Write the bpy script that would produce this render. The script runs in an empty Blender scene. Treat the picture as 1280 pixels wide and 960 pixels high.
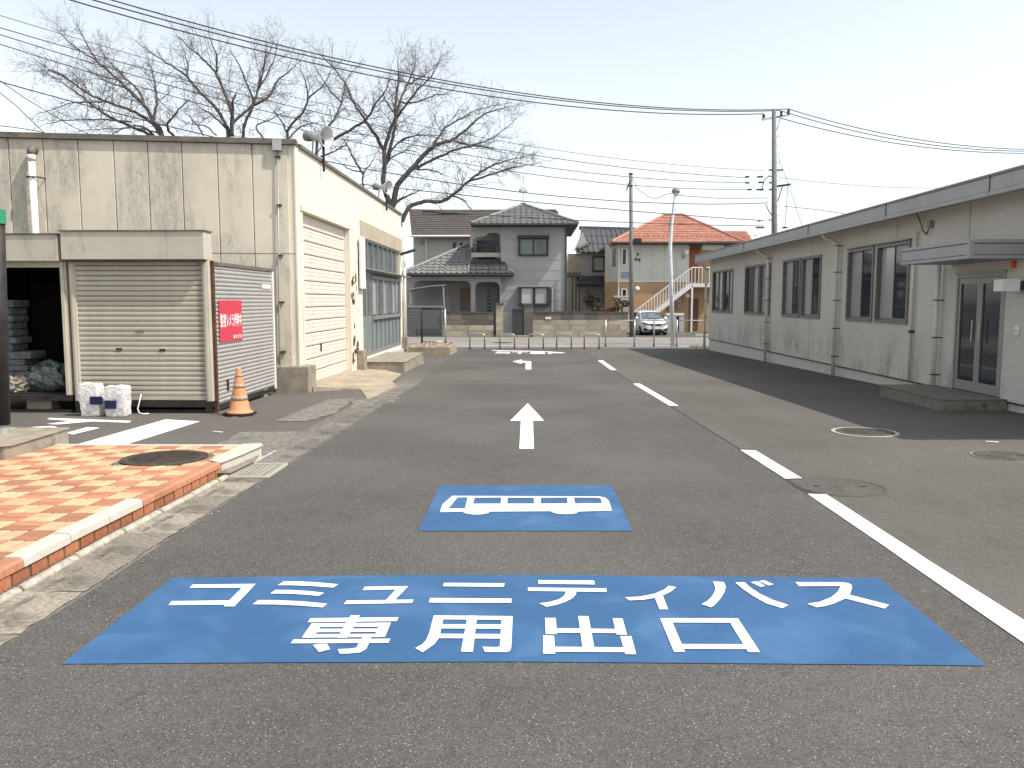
import bpy, bmesh, math, random
from mathutils import Vector, Matrix, Euler, noise as mnoise
from mathutils.geometry import delaunay_2d_cdt, intersect_point_tri_2d

random.seed(7)
scene = bpy.context.scene
COL = scene.collection

# ------------------------------------------------------------------ camera
F, W0, H0 = 1035.0, 1280.0, 960.0
EYE = 1.65
PITCH = math.atan(104 / F)
YAW = math.atan(23 / F)
cam_d = bpy.data.cameras.new('camera')
cam = bpy.data.objects.new('camera', cam_d)
COL.objects.link(cam)
cam.location = (0, 0, EYE)
cam.rotation_euler = (math.pi / 2 - PITCH, 0, YAW)
cam_d.sensor_width = 36
cam_d.lens = F / W0 * 36
cam_d.clip_start = 0.05
cam_d.clip_end = 5000
scene.camera = cam
CR = Euler(cam.rotation_euler).to_matrix()

# ------------------------------------------------------------------ sky, sun, exposure
SUN_EL = math.radians(54.5)
SUN_AZ = math.atan2(0.944, -0.33)          # clockwise from +Y
sv = Vector((math.sin(SUN_AZ) * math.cos(SUN_EL), math.cos(SUN_AZ) * math.cos(SUN_EL), math.sin(SUN_EL)))
world = bpy.data.worlds.new('World')
scene.world = world
world.use_nodes = True
wn, wl = world.node_tree.nodes, world.node_tree.links
bg = wn['Background']
sky = wn.new('ShaderNodeTexSky')
sky.sky_type = 'NISHITA'
sky.sun_disc = False
sky.sun_elevation = SUN_EL
sky.sun_rotation = SUN_AZ
sky.air_density = 1.0
sky.dust_density = 1.3
sky.ozone_density = 1.0
hs = wn.new('ShaderNodeHueSaturation')
hs.inputs['Saturation'].default_value = 0.36
hs.inputs['Value'].default_value = 1.0
hs.inputs['Hue'].default_value = 0.488
wl.new(sky.outputs[0], hs.inputs['Color'])
wl.new(hs.outputs[0], bg.inputs['Color'])
bg.inputs['Strength'].default_value = 0.15
sun_d = bpy.data.lights.new('sun', 'SUN')
sun_d.energy = 3.1
sun_d.angle = math.radians(0.6)
sun_d.color = (1.0, 0.95, 0.88)
sun = bpy.data.objects.new('sun', sun_d)
COL.objects.link(sun)
sun.rotation_euler = sv.to_track_quat('Z', 'Y').to_euler()
sun.location = (20, -10, 30)
vs = scene.view_settings
vs.view_transform = 'Standard'
vs.look = 'None'
vs.gamma = 1.0
vs.use_curve_mapping = False
vs.exposure = 0.7
scene.render.engine = 'CYCLES'
scene.cycles.max_bounces = 6
scene.cycles.use_denoising = True

# ------------------------------------------------------------------ pixel -> place helpers
YB, YR, SL = 5.4, 37.5, 0.0158           # the yard falls gently towards the street
ZR = -SL * (YR - YB)


def gz(y):
    return 0.0 if y < YB else (-SL * (y - YB) if y < YR else ZR)


def ray(px, py):
    return CR @ Vector(((px - 640) / F, -(py - 480) / F, -1.0))


def G(px, py, h=0.0):
    d = ray(px, py)
    e = EYE - h
    t = (SL * YB - e) / (d.z + SL * d.y)
    if t * d.y < YB:
        t = -e / d.z
    elif t * d.y > YR:
        t = (ZR - e) / d.z
    return Vector((t * d.x, t * d.y, EYE + t * d.z))


def onY(px, py, Y):
    d = ray(px, py)
    t = Y / d.y
    return Vector((t * d.x, Y, EYE + t * d.z))


def onX(px, py, X):
    d = ray(px, py)
    t = X / d.x
    return Vector((X, t * d.y, EYE + t * d.z))


# ------------------------------------------------------------------ mesh builder
class MB:
    def __init__(self):
        self.v, self.f = [], []

    def add(self, vs, fs):
        b = len(self.v)
        self.v += [tuple(p) for p in vs]
        self.f += [tuple(b + i for i in q) for q in fs]
        return self

    def box(self, x0, x1, y0, y1, z0, z1):
        return self.add([(x0, y0, z0), (x1, y0, z0), (x1, y1, z0), (x0, y1, z0), (x0, y0, z1), (x1, y0, z1), (x1, y1, z1), (x0, y1, z1)],
                        [(0, 3, 2, 1), (4, 5, 6, 7), (0, 1, 5, 4), (1, 2, 6, 5), (2, 3, 7, 6), (3, 0, 4, 7)])

    def hexa(self, p):
        """eight corners: bottom four ccw, top four ccw"""
        return self.add(p, [(0, 3, 2, 1), (4, 5, 6, 7), (0, 1, 5, 4), (1, 2, 6, 5), (2, 3, 7, 6), (3, 0, 4, 7)])

    def bar(self, a, b, w, h, up=(0, 0, 1)):
        a, b = Vector(a), Vector(b)
        d = (b - a).normalized()
        s = d.cross(Vector(up))
        if s.length < 1e-4:
            s = d.cross(Vector((1, 0, 0)))
        s.normalize()
        u = s.cross(d).normalized()
        s, u = s * w / 2, u * h / 2
        return self.hexa([a - s - u, a + s - u, b + s - u, b - s - u, a - s + u, a + s + u, b + s + u, b - s + u])

    def quad(self, a, b, c, d):
        return self.add([a, b, c, d], [(0, 1, 2, 3)])

    def tube(self, pts, r, n=8, cap=True):
        pts = [Vector(p) for p in pts]
        rs = r if isinstance(r, (list, tuple)) else [r] * len(pts)
        base = len(self.v)
        prev = None
        for i, p in enumerate(pts):
            d = (pts[min(i + 1, len(pts) - 1)] - pts[max(i - 1, 0)])
            d = d.normalized() if d.length > 1e-9 else Vector((0, 0, 1))
            if prev is None:
                s = d.cross(Vector((0, 0, 1)))
                if s.length < 0.05:
                    s = d.cross(Vector((1, 0, 0)))
            else:
                s = prev - d * prev.dot(d)
                if s.length < 1e-5:
                    s = d.cross(Vector((1, 0, 0)))
            s.normalize()
            prev = s
            u = d.cross(s)
            for k in range(n):
                a = 2 * math.pi * k / n
                q = p + (s * math.cos(a) + u * math.sin(a)) * rs[i]
                self.v.append((q.x, q.y, q.z))
        for i in range(len(pts) - 1):
            for k in range(n):
                a, b = base + i * n + k, base + i * n + (k + 1) % n
                self.f.append((a, b, b + n, a + n))
        if cap:
            self.f.append(tuple(base + k for k in range(n))[::-1])
            e = base + (len(pts) - 1) * n
            self.f.append(tuple(e + k for k in range(n)))
        return self

    def lathe(self, o, axis, prof, n=16):
        """prof: (radius, height along axis)"""
        o, ax = Vector(o), Vector(axis).normalized()
        s = ax.cross(Vector((0, 0, 1)))
        if s.length < 0.05:
            s = Vector((1, 0, 0))
        s.normalize()
        u = ax.cross(s)
        base = len(self.v)
        for (r, h) in prof:
            for k in range(n):
                a = 2 * math.pi * k / n
                q = o + ax * h + (s * math.cos(a) + u * math.sin(a)) * max(r, 1e-4)
                self.v.append((q.x, q.y, q.z))
        for i in range(len(prof) - 1):
            for k in range(n):
                a, b = base + i * n + k, base + i * n + (k + 1) % n
                self.f.append((a, b, b + n, a + n))
        return self

    def extr(self, poly, fn, t0, t1):
        """polygon (u,v) extruded: fn(u,v,t)"""
        n = len(poly)
        vs = [fn(u, v, t0) for u, v in poly] + [fn(u, v, t1) for u, v in poly]
        return self.add(vs, [tuple(range(n)), tuple(range(2 * n - 1, n - 1, -1))] + [(i, (i + 1) % n, n + (i + 1) % n, n + i) for i in range(n)])

    def plate(self, outers, holes, fn, thick=True, ybreak=None):
        """union of polygons minus holes; fn(u,v,t) with t = 0 (front) or 1 (back)"""
        vs, es = [], []
        for poly in list(outers) + list(holes):
            b = len(vs)
            vs += [Vector(p) for p in poly]
            es += [(b + i, b + (i + 1) % len(poly)) for i in range(len(poly))]
        if ybreak is not None:
            ys = [p[1] for p in vs]
            if min(ys) < ybreak < max(ys):
                xs = [p[0] for p in vs]
                b = len(vs)
                vs += [Vector((min(xs) - 1, ybreak)), Vector((max(xs) + 1, ybreak))]
                es.append((b, b + 1))
        V, E, T, *_ = delaunay_2d_cdt(vs, es, [], 0, 1e-6)

        def inside(c, poly):
            r = False
            j = len(poly) - 1
            for i in range(len(poly)):
                xi, yi = poly[i][0], poly[i][1]
                xj, yj = poly[j][0], poly[j][1]
                if (yi > c[1]) != (yj > c[1]) and c[0] < (xj - xi) * (c[1] - yi) / (yj - yi) + xi:
                    r = not r
                j = i
            return r
        keep = []
        for t in T:
            c = (sum(V[i][0] for i in t) / len(t), sum(V[i][1] for i in t) / len(t))
            if any(inside(c, p) for p in outers) and not any(inside(c, p) for p in holes):
                keep.append(tuple(t))
        n = len(V)
        if not thick:
            return self.add([fn(p[0], p[1], 0) for p in V], keep)
        cnt = {}
        for t in keep:
            for i in range(len(t)):
                a, b = t[i], t[(i + 1) % len(t)]
                cnt[(a, b)] = 1
        side = [(a, b, b + n, a + n) for (a, b) in cnt if (b, a) not in cnt]
        return self.add([fn(p[0], p[1], 0) for p in V] + [fn(p[0], p[1], 1) for p in V],
                        keep + [tuple(i + n for i in reversed(t)) for t in keep] + side)

    def mesh(self, name, m, smooth=False, off=Vector((0, 0, 0))):
        me = bpy.data.meshes.new(name)
        me.from_pydata([(p[0] - off[0], p[1] - off[1], p[2] - off[2]) for p in self.v], [], self.f)
        used = set(i for f in self.f for i in f)
        if len(used) < len(self.v):
            bm = bmesh.new()
            bm.from_mesh(me)
            bmesh.ops.delete(bm, geom=[v for v in bm.verts if not v.link_faces], context='VERTS')
            bm.to_mesh(me)
            bm.free()
        me.materials.append(m)
        if smooth:
            me.polygons.foreach_set('use_smooth', [True] * len(me.polygons))
        me.update()
        return me

    def obj(self, name, m, parent=None, smooth=False, **tags):
        off = wloc(parent)
        o = bpy.data.objects.new(name, self.mesh(name, m, smooth, off))
        COL.objects.link(o)
        o.parent = parent
        for k, v in tags.items():
            o[k] = v
        return o


def wloc(o):
    p = Vector((0, 0, 0))
    while o is not None:
        p = p + o.location
        o = o.parent
    return p


def thing(name, label, cat, loc=(0, 0, 0), group=None):
    o = bpy.data.objects.new(name, None)
    COL.objects.link(o)
    o.location = loc
    o.empty_display_size = 0.2
    o['label'] = label
    o['category'] = cat
    if group:
        o['group'] = group
    return o


def piece(mesh, name, parent, loc, rot=None, scale=None):
    o = bpy.data.objects.new(name, mesh)
    COL.objects.link(o)
    o.parent = parent
    o.location = Vector(loc) - wloc(parent)
    if rot is not None:
        o.rotation_euler = rot
    if scale is not None:
        o.scale = scale
    return o


def bevel(o, w=0.01, seg=2):
    b = o.modifiers.new('bevel', 'BEVEL')
    b.width = w
    b.segments = seg
    b.limit_method = 'ANGLE'
    return o


# ------------------------------------------------------------------ materials
def srgb(r, g, b):
    def c(x):
        x /= 255
        return x / 12.92 if x <= 0.04045 else ((x + 0.055) / 1.055) ** 2.4
    return (c(r), c(g), c(b))


class NT:
    def __init__(self, name):
        self.m = bpy.data.materials.new(name)
        self.m.use_nodes = True
        self.n, self.l = self.m.node_tree.nodes, self.m.node_tree.links
        self.b = self.n['Principled BSDF']
        self.tc = self.n.new('ShaderNodeTexCoord').outputs['Object']

    def link(self, a, b):
        self.l.new(a, b)

    def mapping(self, scale=(1, 1, 1), rot=(0, 0, 0), src=None):
        n = self.n.new('ShaderNodeMapping')
        n.inputs['Scale'].default_value = scale
        n.inputs['Rotation'].default_value = rot
        self.link(src or self.tc, n.inputs['Vector'])
        return n.outputs[0]

    def noise(self, scale, detail=5, rough=0.6, vec=None, dist=0.0):
        n = self.n.new('ShaderNodeTexNoise')
        n.inputs['Scale'].default_value = scale
        n.inputs['Detail'].default_value = detail
        n.inputs['Roughness'].default_value = rough
        n.inputs['Distortion'].default_value = dist
        self.link(vec or self.tc, n.inputs['Vector'])
        return n.outputs['Fac']

    def voronoi(self, scale, vec=None, feature='F1', out='Distance'):
        n = self.n.new('ShaderNodeTexVoronoi')
        n.feature = feature
        n.inputs['Scale'].default_value = scale
        self.link(vec or self.tc, n.inputs['Vector'])
        return n.outputs[out]

    def ramp(self, fac, a, b, lo=0.0, hi=1.0):
        n = self.n.new('ShaderNodeMapRange')
        n.interpolation_type = 'SMOOTHSTEP'
        n.inputs['From Min'].default_value = a
        n.inputs['From Max'].default_value = b
        n.inputs['To Min'].default_value = lo
        n.inputs['To Max'].default_value = hi
        self.link(fac, n.inputs['Value'])
        return n.outputs[0]

    def math(self, op, a, b=None):
        n = self.n.new('ShaderNodeMath')
        n.operation = op
        for i, x in enumerate((a, b)):
            if x is None:
                continue
            if isinstance(x, (int, float)):
                n.inputs[i].default_value = x
            else:
                self.link(x, n.inputs[i])
        return n.outputs[0]

    def mix(self, fac, a, b, mode='MIX'):
        n = self.n.new('ShaderNodeMix')
        n.data_type = 'RGBA'
        n.blend_type = mode
        if isinstance(fac, (int, float)):
            n.inputs['Factor'].default_value = fac
        else:
            self.link(fac, n.inputs['Factor'])
        for key, x in (('A', a), ('B', b)):
            s = [i for i in n.inputs if i.name == key and i.type == 'RGBA'][0]
            if isinstance(x, (tuple, list)):
                s.default_value = (*x[:3], 1)
            else:
                self.link(x, s)
        return [o for o in n.outputs if o.type == 'RGBA'][0]

    def rnd(self):
        return self.n.new('ShaderNodeObjectInfo').outputs['Random']

    def bump(self, h, strength=0.3, dist=0.01):
        n = self.n.new('ShaderNodeBump')
        n.inputs['Strength'].default_value = strength
        n.inputs['Distance'].default_value = dist
        self.link(h, n.inputs['Height'])
        self.link(n.outputs[0], self.b.inputs['Normal'])

    def done(self, col, rough=0.7, metal=0.0, spec=0.3):
        if isinstance(col, (tuple, list)):
            self.b.inputs['Base Color'].default_value = (*col[:3], 1)
        else:
            self.link(col, self.b.inputs['Base Color'])
        if isinstance(rough, (int, float)):
            self.b.inputs['Roughness'].default_value = rough
        else:
            self.link(rough, self.b.inputs['Roughness'])
        self.b.inputs['Metallic'].default_value = metal
        self.b.inputs['Specular IOR Level'].default_value = spec
        return self.m


def sc(c, k):
    return tuple(min(1, x * k) for x in c)


def mat(name, col, rough=0.7, var=0.15, scale=2.0, bump=0.0, bscale=60, metal=0.0, spec=0.3, rnd=0.0,
        dirt=None, damt=0.6, dscale=1.5, stretch=(1, 1, 1), dlo=0.52, dhi=0.72):
    t = NT(name)
    v = t.noise(scale, 6, 0.65)
    c = t.mix(t.ramp(v, 0.3, 0.7), sc(col, 1 - var), sc(col, 1 + var))
    if rnd:
        r = t.ramp(t.rnd(), 0, 1, 1 - rnd, 1 + rnd)
        c2 = t.n.new('ShaderNodeVectorMath')
        c2.operation = 'SCALE'
        t.link(c, c2.inputs[0])
        t.link(r, c2.inputs['Scale'])
        c = c2.outputs[0]
    if dirt:
        vec = t.mapping(stretch)
        d = t.math('MULTIPLY', t.ramp(t.noise(dscale, 8, 0.7, vec), dlo, dhi), damt)
        c = t.mix(d, c, dirt)
    if bump:
        t.bump(t.noise(bscale, 4, 0.6), bump, 0.01)
    return t.done(c, rough, metal, spec)


def asphalt(name, base, light, warm, speck=0.5, big=0.35):
    t = NT(name)
    patch = t.noise(big, 5, 0.6)
    c = t.mix(t.ramp(patch, 0.32, 0.68), base, light)
    streak = t.noise(1.0, 5, 0.65, t.mapping((1.4, 0.12, 1)))
    c = t.mix(t.ramp(streak, 0.45, 0.75, 0, 0.55), c, warm)
    mid = t.noise(9.0, 6, 0.75)
    c = t.mix(t.ramp(mid, 0.35, 0.75, 0.0, 0.35), c, sc(light, 1.25))
    gr = t.noise(105, 4, 0.85)
    c = t.mix(t.ramp(gr, 0.53, 0.33, 0, 0.9), c, sc(base, 0.28))
    c = t.mix(t.ramp(gr, 0.55, 0.72, 0, 0.5), c, sc(light, 1.7))
    sp_ = t.ramp(t.noise(2.6, 3, 0.5), 0.70, 0.76, 0, 0.4)
    c = t.mix(sp_, c, sc(base, 0.5))
    # pale stones showing in the worn binder
    cell = t.voronoi(170, out='Color')
    cd = t.voronoi(170, out='Distance')
    sep = t.n.new('ShaderNodeSeparateColor')
    t.link(cell, sep.inputs[0])
    st = t.math('MULTIPLY', t.ramp(sep.outputs[0], 0.80, 0.90), t.ramp(cd, 0.42, 0.25))
    c = t.mix(t.math('MULTIPLY', st, speck), c, (0.30, 0.28, 0.25))
    st2 = t.math('MULTIPLY', t.ramp(sep.outputs[1], 0.975, 0.99), t.ramp(cd, 0.5, 0.3))
    c = t.mix(t.math('MULTIPLY', st2, min(1, speck * 1.5)), c, (0.55, 0.53, 0.50))
    # hairline cracks
    wv = t.n.new('ShaderNodeVectorMath')
    wv.operation = 'ADD'
    nz = t.n.new('ShaderNodeTexNoise')
    nz.inputs['Scale'].default_value = 1.7
    nz.inputs['Detail'].default_value = 6
    t.link(t.tc, nz.inputs['Vector'])
    t.link(t.tc, wv.inputs[0])
    t.link(nz.outputs['Color'], wv.inputs[1])
    ck = t.voronoi(0.33, wv.outputs[0], 'DISTANCE_TO_EDGE')
    gate = t.ramp(t.noise(0.21, 2), 0.50, 0.58)
    c = t.mix(t.math('MULTIPLY', t.ramp(ck, 0.006, 0.001), t.math('MULTIPLY', gate, 0.35)), c, sc(base, 0.35))
    t.bump(t.math('ADD', t.noise(130, 3, 0.8), t.math('MULTIPLY', cd, -0.8)), 0.55, 0.004)
    return t.done(c, 0.85, 0, 0.25)


def paint_mat(name, col, wear, wearamt, rough=0.55, cloud=None):
    t = NT(name)
    c = t.mix(t.ramp(t.noise(1.2, 4, 0.6), 0.35, 0.7), sc(col, 0.94), sc(col, 1.06))
    if cloud:
        c = t.mix(t.ramp(t.noise(2.3, 5, 0.55, None, 0.6), 0.46, 0.72, 0, 0.75), c, cloud)
    w = t.math('MULTIPLY', t.ramp(t.noise(150, 3, 0.85), 0.63, 0.72), wearamt)
    c = t.mix(w, c, wear)
    w2 = t.math('MULTIPLY', t.ramp(t.noise(7, 8, 0.85), 0.62, 0.75), wearamt * 0.6)
    c = t.mix(w2, c, wear)
    scuff = t.noise(3.0, 6, 0.7, t.mapping((2.2, 0.25, 1)))
    c = t.mix(t.ramp(scuff, 0.56, 0.78, 0, 0.22 if cloud else 0.12), c, (0.07, 0.07, 0.07))
    t.bump(t.noise(110, 4, 0.8), 0.5, 0.004)
    return t.done(c, rough, 0, 0.35)


def wall_mat(name, col, stain, amt, rough=0.8):
    """painted panels with mildew growing in vertical streaks and speckles"""
    t = NT(name)
    c = t.mix(t.ramp(t.noise(0.7, 5, 0.6), 0.3, 0.7), sc(col, 0.9), sc(col, 1.08))
    a = t.ramp(t.noise(0.8, 4, 0.6, t.mapping((1.3, 1.3, 0.55))), 0.40, 0.60)
    b = t.ramp(t.noise(5, 8, 0.8, t.mapping((1.5, 1.5, 0.35))), 0.36, 0.66)
    sp = t.ramp(t.noise(28, 5, 0.8, t.mapping((1, 1, 0.5))), 0.5, 0.66)
    c = t.mix(t.math('MULTIPLY', t.math('MULTIPLY', a, b), amt), c, stain)
    c = t.mix(t.math('MULTIPLY', t.math('MULTIPLY', a, sp), amt * 0.8), c, sc(stain, 0.6))
    t.bump(t.noise(45, 4, 0.6), 0.15, 0.005)
    return t.done(c, rough, 0, 0.2)


def glass_mat(name, col, rough=0.05, var=0.3, sc_=1.2):
    t = NT(name)
    v = t.noise(sc_, 3, 0.5, t.mapping((1, 1, 0.5)))
    c = t.mix(t.ramp(v, 0.35, 0.65), sc(col, 1 - var), sc(col, 1 + var))
    return t.done(c, rough, 0, 0.5)


M = {}
M['asphalt'] = asphalt('asphalt_old', (0.088, 0.081, 0.071), (0.136, 0.124, 0.108), (0.140, 0.126, 0.108), 0.6, 0.25)
M['lane'] = asphalt('asphalt_lane', (0.074, 0.070, 0.063), (0.118, 0.111, 0.100), (0.098, 0.090, 0.079), 1.0, 0.33)
M['street'] = asphalt('asphalt_street', (0.23, 0.205, 0.19), (0.28, 0.255, 0.235), (0.26, 0.235, 0.215), 0.3)
M['blue'] = paint_mat('blue_paint', (0.031, 0.101, 0.222), (0.12, 0.14, 0.17), 0.4, 0.6, (0.066, 0.150, 0.285))
M['white'] = paint_mat('white_paint', (0.80, 0.79, 0.76), (0.5, 0.49, 0.46), 0.5, 0.6)
M['ring_paint'] = paint_mat('ring_paint', (0.42, 0.39, 0.34), (0.2, 0.19, 0.17), 0.8, 0.7)
M['white_far'] = paint_mat('white_paint_worn', (0.70, 0.68, 0.64), (0.25, 0.24, 0.22), 0.8, 0.7)
M['step_conc'] = mat('step_concrete', (0.22, 0.20, 0.17), 0.9, 0.25, 4, 0.5, 90, dirt=(0.06, 0.055, 0.045), damt=0.8, dscale=4)
M['concrete'] = mat('concrete', (0.29, 0.25, 0.195), 0.9, 0.22, 4, 0.5, 90, dirt=(0.10, 0.09, 0.07), damt=0.7, dscale=3)
M['gutter'] = mat('gutter_concrete', (0.29, 0.255, 0.20), 0.9, 0.3, 30, 1.0, 110, dirt=(0.11, 0.097, 0.08), damt=0.85, dscale=3.2, rnd=0.2, dlo=0.46, dhi=0.66)
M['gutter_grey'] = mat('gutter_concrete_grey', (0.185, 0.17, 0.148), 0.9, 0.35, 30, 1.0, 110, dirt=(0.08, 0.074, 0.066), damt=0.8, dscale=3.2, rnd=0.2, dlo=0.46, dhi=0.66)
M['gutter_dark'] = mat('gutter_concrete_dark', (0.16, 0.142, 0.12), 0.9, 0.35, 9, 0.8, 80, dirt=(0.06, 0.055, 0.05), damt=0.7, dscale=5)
M['patch'] = mat('rough_patch', (0.20, 0.185, 0.16), 0.95, 0.35, 14, 1.0, 120, dirt=(0.09, 0.085, 0.08), damt=0.8, dscale=1.5)
M['apron'] = mat('sandy_concrete', (0.33, 0.275, 0.20), 0.9, 0.2, 3, 0.5, 90, dirt=(0.15, 0.13, 0.10), damt=0.6, dscale=1.6)
M['paver_red'] = mat('paver_red', (0.41, 0.185, 0.105), 0.8, 0.15, 8, 0.4, 150, rnd=0.18, dirt=(0.22, 0.09, 0.05), damt=0.4, dscale=6)
M['paver_yellow'] = mat('paver_yellow', (0.54, 0.375, 0.22), 0.8, 0.12, 8, 0.4, 150, rnd=0.12, dirt=(0.45, 0.26, 0.13), damt=0.4, dscale=6)
M['brick'] = mat('orange_brick', (0.36, 0.14, 0.068), 0.8, 0.2, 12, 0.5, 120, rnd=0.2, dirt=(0.2, 0.1, 0.06), damt=0.5, dscale=8)
M['paver_bed'] = mat('paver_bed', (0.085, 0.055, 0.035), 0.95, 0.3, 20)
M['lip'] = mat('kerb_lip_concrete', (0.40, 0.36, 0.295), 0.9, 0.25, 20, 0.6, 90, dirt=(0.14, 0.12, 0.09), damt=0.7, dscale=6)
M['mortar'] = mat('mortar', (0.13, 0.10, 0.07), 0.95, 0.25, 15, 0.5, 120)
M['white_coping'] = mat('white_coping', (0.50, 0.47, 0.40), 0.7, 0.08, 6, 0.3, 80, dirt=(0.36, 0.30, 0.22), damt=0.65, dscale=6)
M['iron_grey'] = mat('worn_iron', (0.10, 0.09, 0.078), 0.7, 0.25, 14, 0.6, 120, metal=0.2, dirt=(0.15, 0.13, 0.11), damt=0.6)
M['iron'] = mat('cast_iron', (0.075, 0.062, 0.05), 0.65, 0.3, 12, 0.6, 120, metal=0.3, dirt=(0.13, 0.10, 0.07), damt=0.6)
M['galv'] = mat('galvanised', (0.40, 0.40, 0.39), 0.5, 0.15, 8, metal=0.35, dirt=(0.22, 0.19, 0.15), damt=0.5, dscale=4)
M['grate'] = mat('dusty_grate', (0.42, 0.385, 0.32), 0.7, 0.2, 20)
M['steel'] = mat('stainless', (0.48, 0.44, 0.41), 0.35, 0.1, 8, metal=0.7)
M['dark_steel'] = mat('dark_steel', (0.035, 0.033, 0.032), 0.6, 0.3, 6, metal=0.3, dirt=(0.12, 0.05, 0.025), damt=0.5, dscale=4)
M['rust'] = mat('rust', (0.095, 0.045, 0.028), 0.9, 0.4, 10, 0.5, 50)
M['pole'] = mat('pole_concrete', (0.19, 0.185, 0.18), 0.8, 0.15, 4, dirt=(0.12, 0.115, 0.11), damt=0.5, stretch=(1, 1, 0.2))
M['white_pole'] = mat('pale_painted_steel', (0.68, 0.70, 0.72), 0.45, 0.08, 4, metal=0.1)
M['wire'] = mat('black_cable', (0.03, 0.03, 0.032), 0.6, 0.1)
M['bark'] = mat('bark', (0.105, 0.092, 0.082), 0.95, 0.35, 12, 0.6, 40)
M['twig'] = mat('twig', (0.165, 0.143, 0.128), 0.95, 0.25, 6)
M['lb_front'] = wall_mat('cream_panel_stained', (0.60, 0.54, 0.435), (0.29, 0.27, 0.225), 0.75)
M['lb_side'] = mat('cream_wall', (0.72, 0.66, 0.535), 0.75, 0.05, 0.8, 0.1, 40, dirt=(0.5, 0.42, 0.28), damt=0.25, stretch=(1, 1, 0.3))
M['lb_beige'] = mat('beige_band', (0.42, 0.36, 0.26), 0.8, 0.1, 2, dirt=(0.25, 0.21, 0.15), damt=0.5, dscale=3, stretch=(1, 1, 0.3))
M['cap'] = mat('roof_cap', (0.15, 0.13, 0.105), 0.6, 0.25, 3, dirt=(0.07, 0.045, 0.03), damt=0.7, dscale=4, stretch=(1, 1, 4))
M['shut_pink'] = mat('pale_shutter', (0.70, 0.61, 0.52), 0.55, 0.05, 2, dirt=(0.35, 0.27, 0.2), damt=0.35, dscale=3)
M['shut_frame'] = mat('white_frame_rusty', (0.70, 0.64, 0.54), 0.6, 0.06, 2, dirt=(0.22, 0.075, 0.03), damt=0.9, dscale=5, dlo=0.60, dhi=0.66)
M['shed'] = mat('shed_cream', (0.50, 0.45, 0.36), 0.55, 0.07, 2, dirt=(0.2, 0.15, 0.10), damt=0.5, dscale=3, stretch=(1, 1, 0.25))
M['slat'] = mat('shutter_slat', (0.46, 0.415, 0.325), 0.55, 0.10, 2.5, rnd=0.05, dirt=(0.13, 0.10, 0.065), damt=0.7, dscale=3.2, stretch=(0.5, 1, 3), dlo=0.55, dhi=0.75)
M['corr'] = mat('corrugated_metal', (0.42, 0.40, 0.375), 0.45, 0.08, 2, metal=0.25, dirt=(0.25, 0.22, 0.19), damt=0.4, dscale=2)
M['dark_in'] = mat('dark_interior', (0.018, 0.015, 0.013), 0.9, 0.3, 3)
M['sign_red'] = mat('sign_red', (0.58, 0.045, 0.075), 0.45, 0.04, 2)
M['sign_white'] = mat('sign_white', (0.82, 0.80, 0.78), 0.5, 0.03, 2)
M['cone'] = mat('faded_orange', (0.58, 0.265, 0.13), 0.65, 0.12, 8, dirt=(0.42, 0.22, 0.13), damt=0.6, dscale=7)
M['cone_band'] = mat('silver_band', (0.40, 0.27, 0.185), 0.5, 0.3, 25)
M['rubber'] = mat('black_rubber', (0.02, 0.02, 0.02), 0.8, 0.2)
M['paper'] = mat('paper_bundle', (0.66, 0.61, 0.59), 0.55, 0.12, 14, 0.4, 40, dirt=(0.30, 0.26, 0.26), damt=0.6, dscale=7, stretch=(0.6, 0.6, 4), dlo=0.54, dhi=0.62)
M['navy'] = mat('navy_print', (0.008, 0.016, 0.055), 0.35, 0.3, 60)
M['news'] = mat('newspaper', (0.12, 0.12, 0.12), 0.9, 0.4, 12, 0.5, 30, stretch=(1, 1, 6), dirt=(0.06, 0.06, 0.06), dscale=6)
M['white_pvc'] = mat('white_pvc', (0.76, 0.73, 0.68), 0.45, 0.05, 3)
M['cream_pipe'] = mat('cream_pipe', (0.66, 0.63, 0.57), 0.5, 0.06, 3, dirt=(0.45, 0.42, 0.37), damt=0.3)
M['rb_fascia'] = mat('grey_fascia', (0.38, 0.375, 0.37), 0.5, 0.05, 1.5, dirt=(0.26, 0.25, 0.25), damt=0.4, dscale=1, stretch=(1, 1, 0.3))
M['alu_win'] = mat('window_aluminium', (0.20, 0.19, 0.178), 0.45, 0.06, 4, metal=0.3)
M['alu'] = mat('aluminium', (0.30, 0.29, 0.275), 0.45, 0.06, 4, metal=0.3)
M['alu_dark'] = mat('bronze_aluminium', (0.07, 0.065, 0.06), 0.5, 0.1, 4, metal=0.3)
M['glass_dark'] = glass_mat('dark_glass', (0.016, 0.024, 0.032))
M['glass_mid'] = glass_mat('curtained_glass', (0.40, 0.405, 0.395), 0.12, 0.14, .8)
M['glass_green'] = glass_mat('wired_glass', (0.13, 0.155, 0.15), 0.22, 0.25, 1.5)
M['glass_blue'] = glass_mat('bluish_glass', (0.10, 0.125, 0.15), 0.1, 0.4, 2)
M['green_panel'] = mat('greenish_panel', (0.17, 0.205, 0.195), 0.5, 0.12, 2, dirt=(0.3, 0.3, 0.27), damt=0.4, dscale=3, stretch=(1, 1, 0.2))
M['green_frame'] = mat('greyish_frame', (0.20, 0.21, 0.205), 0.5, 0.1, 3)
M['plinth'] = mat('plinth_concrete', (0.58, 0.56, 0.52), 0.9, 0.1, 2, 0.3, 60, dirt=(0.3, 0.28, 0.25), damt=0.6, dscale=2)
M['orange_lamp'] = mat('orange_lens', (0.85, 0.09, 0.02), 0.3, 0.05)
M['cloth'] = mat('lampshade', (0.78, 0.77, 0.74), 0.5, 0.03)

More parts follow.
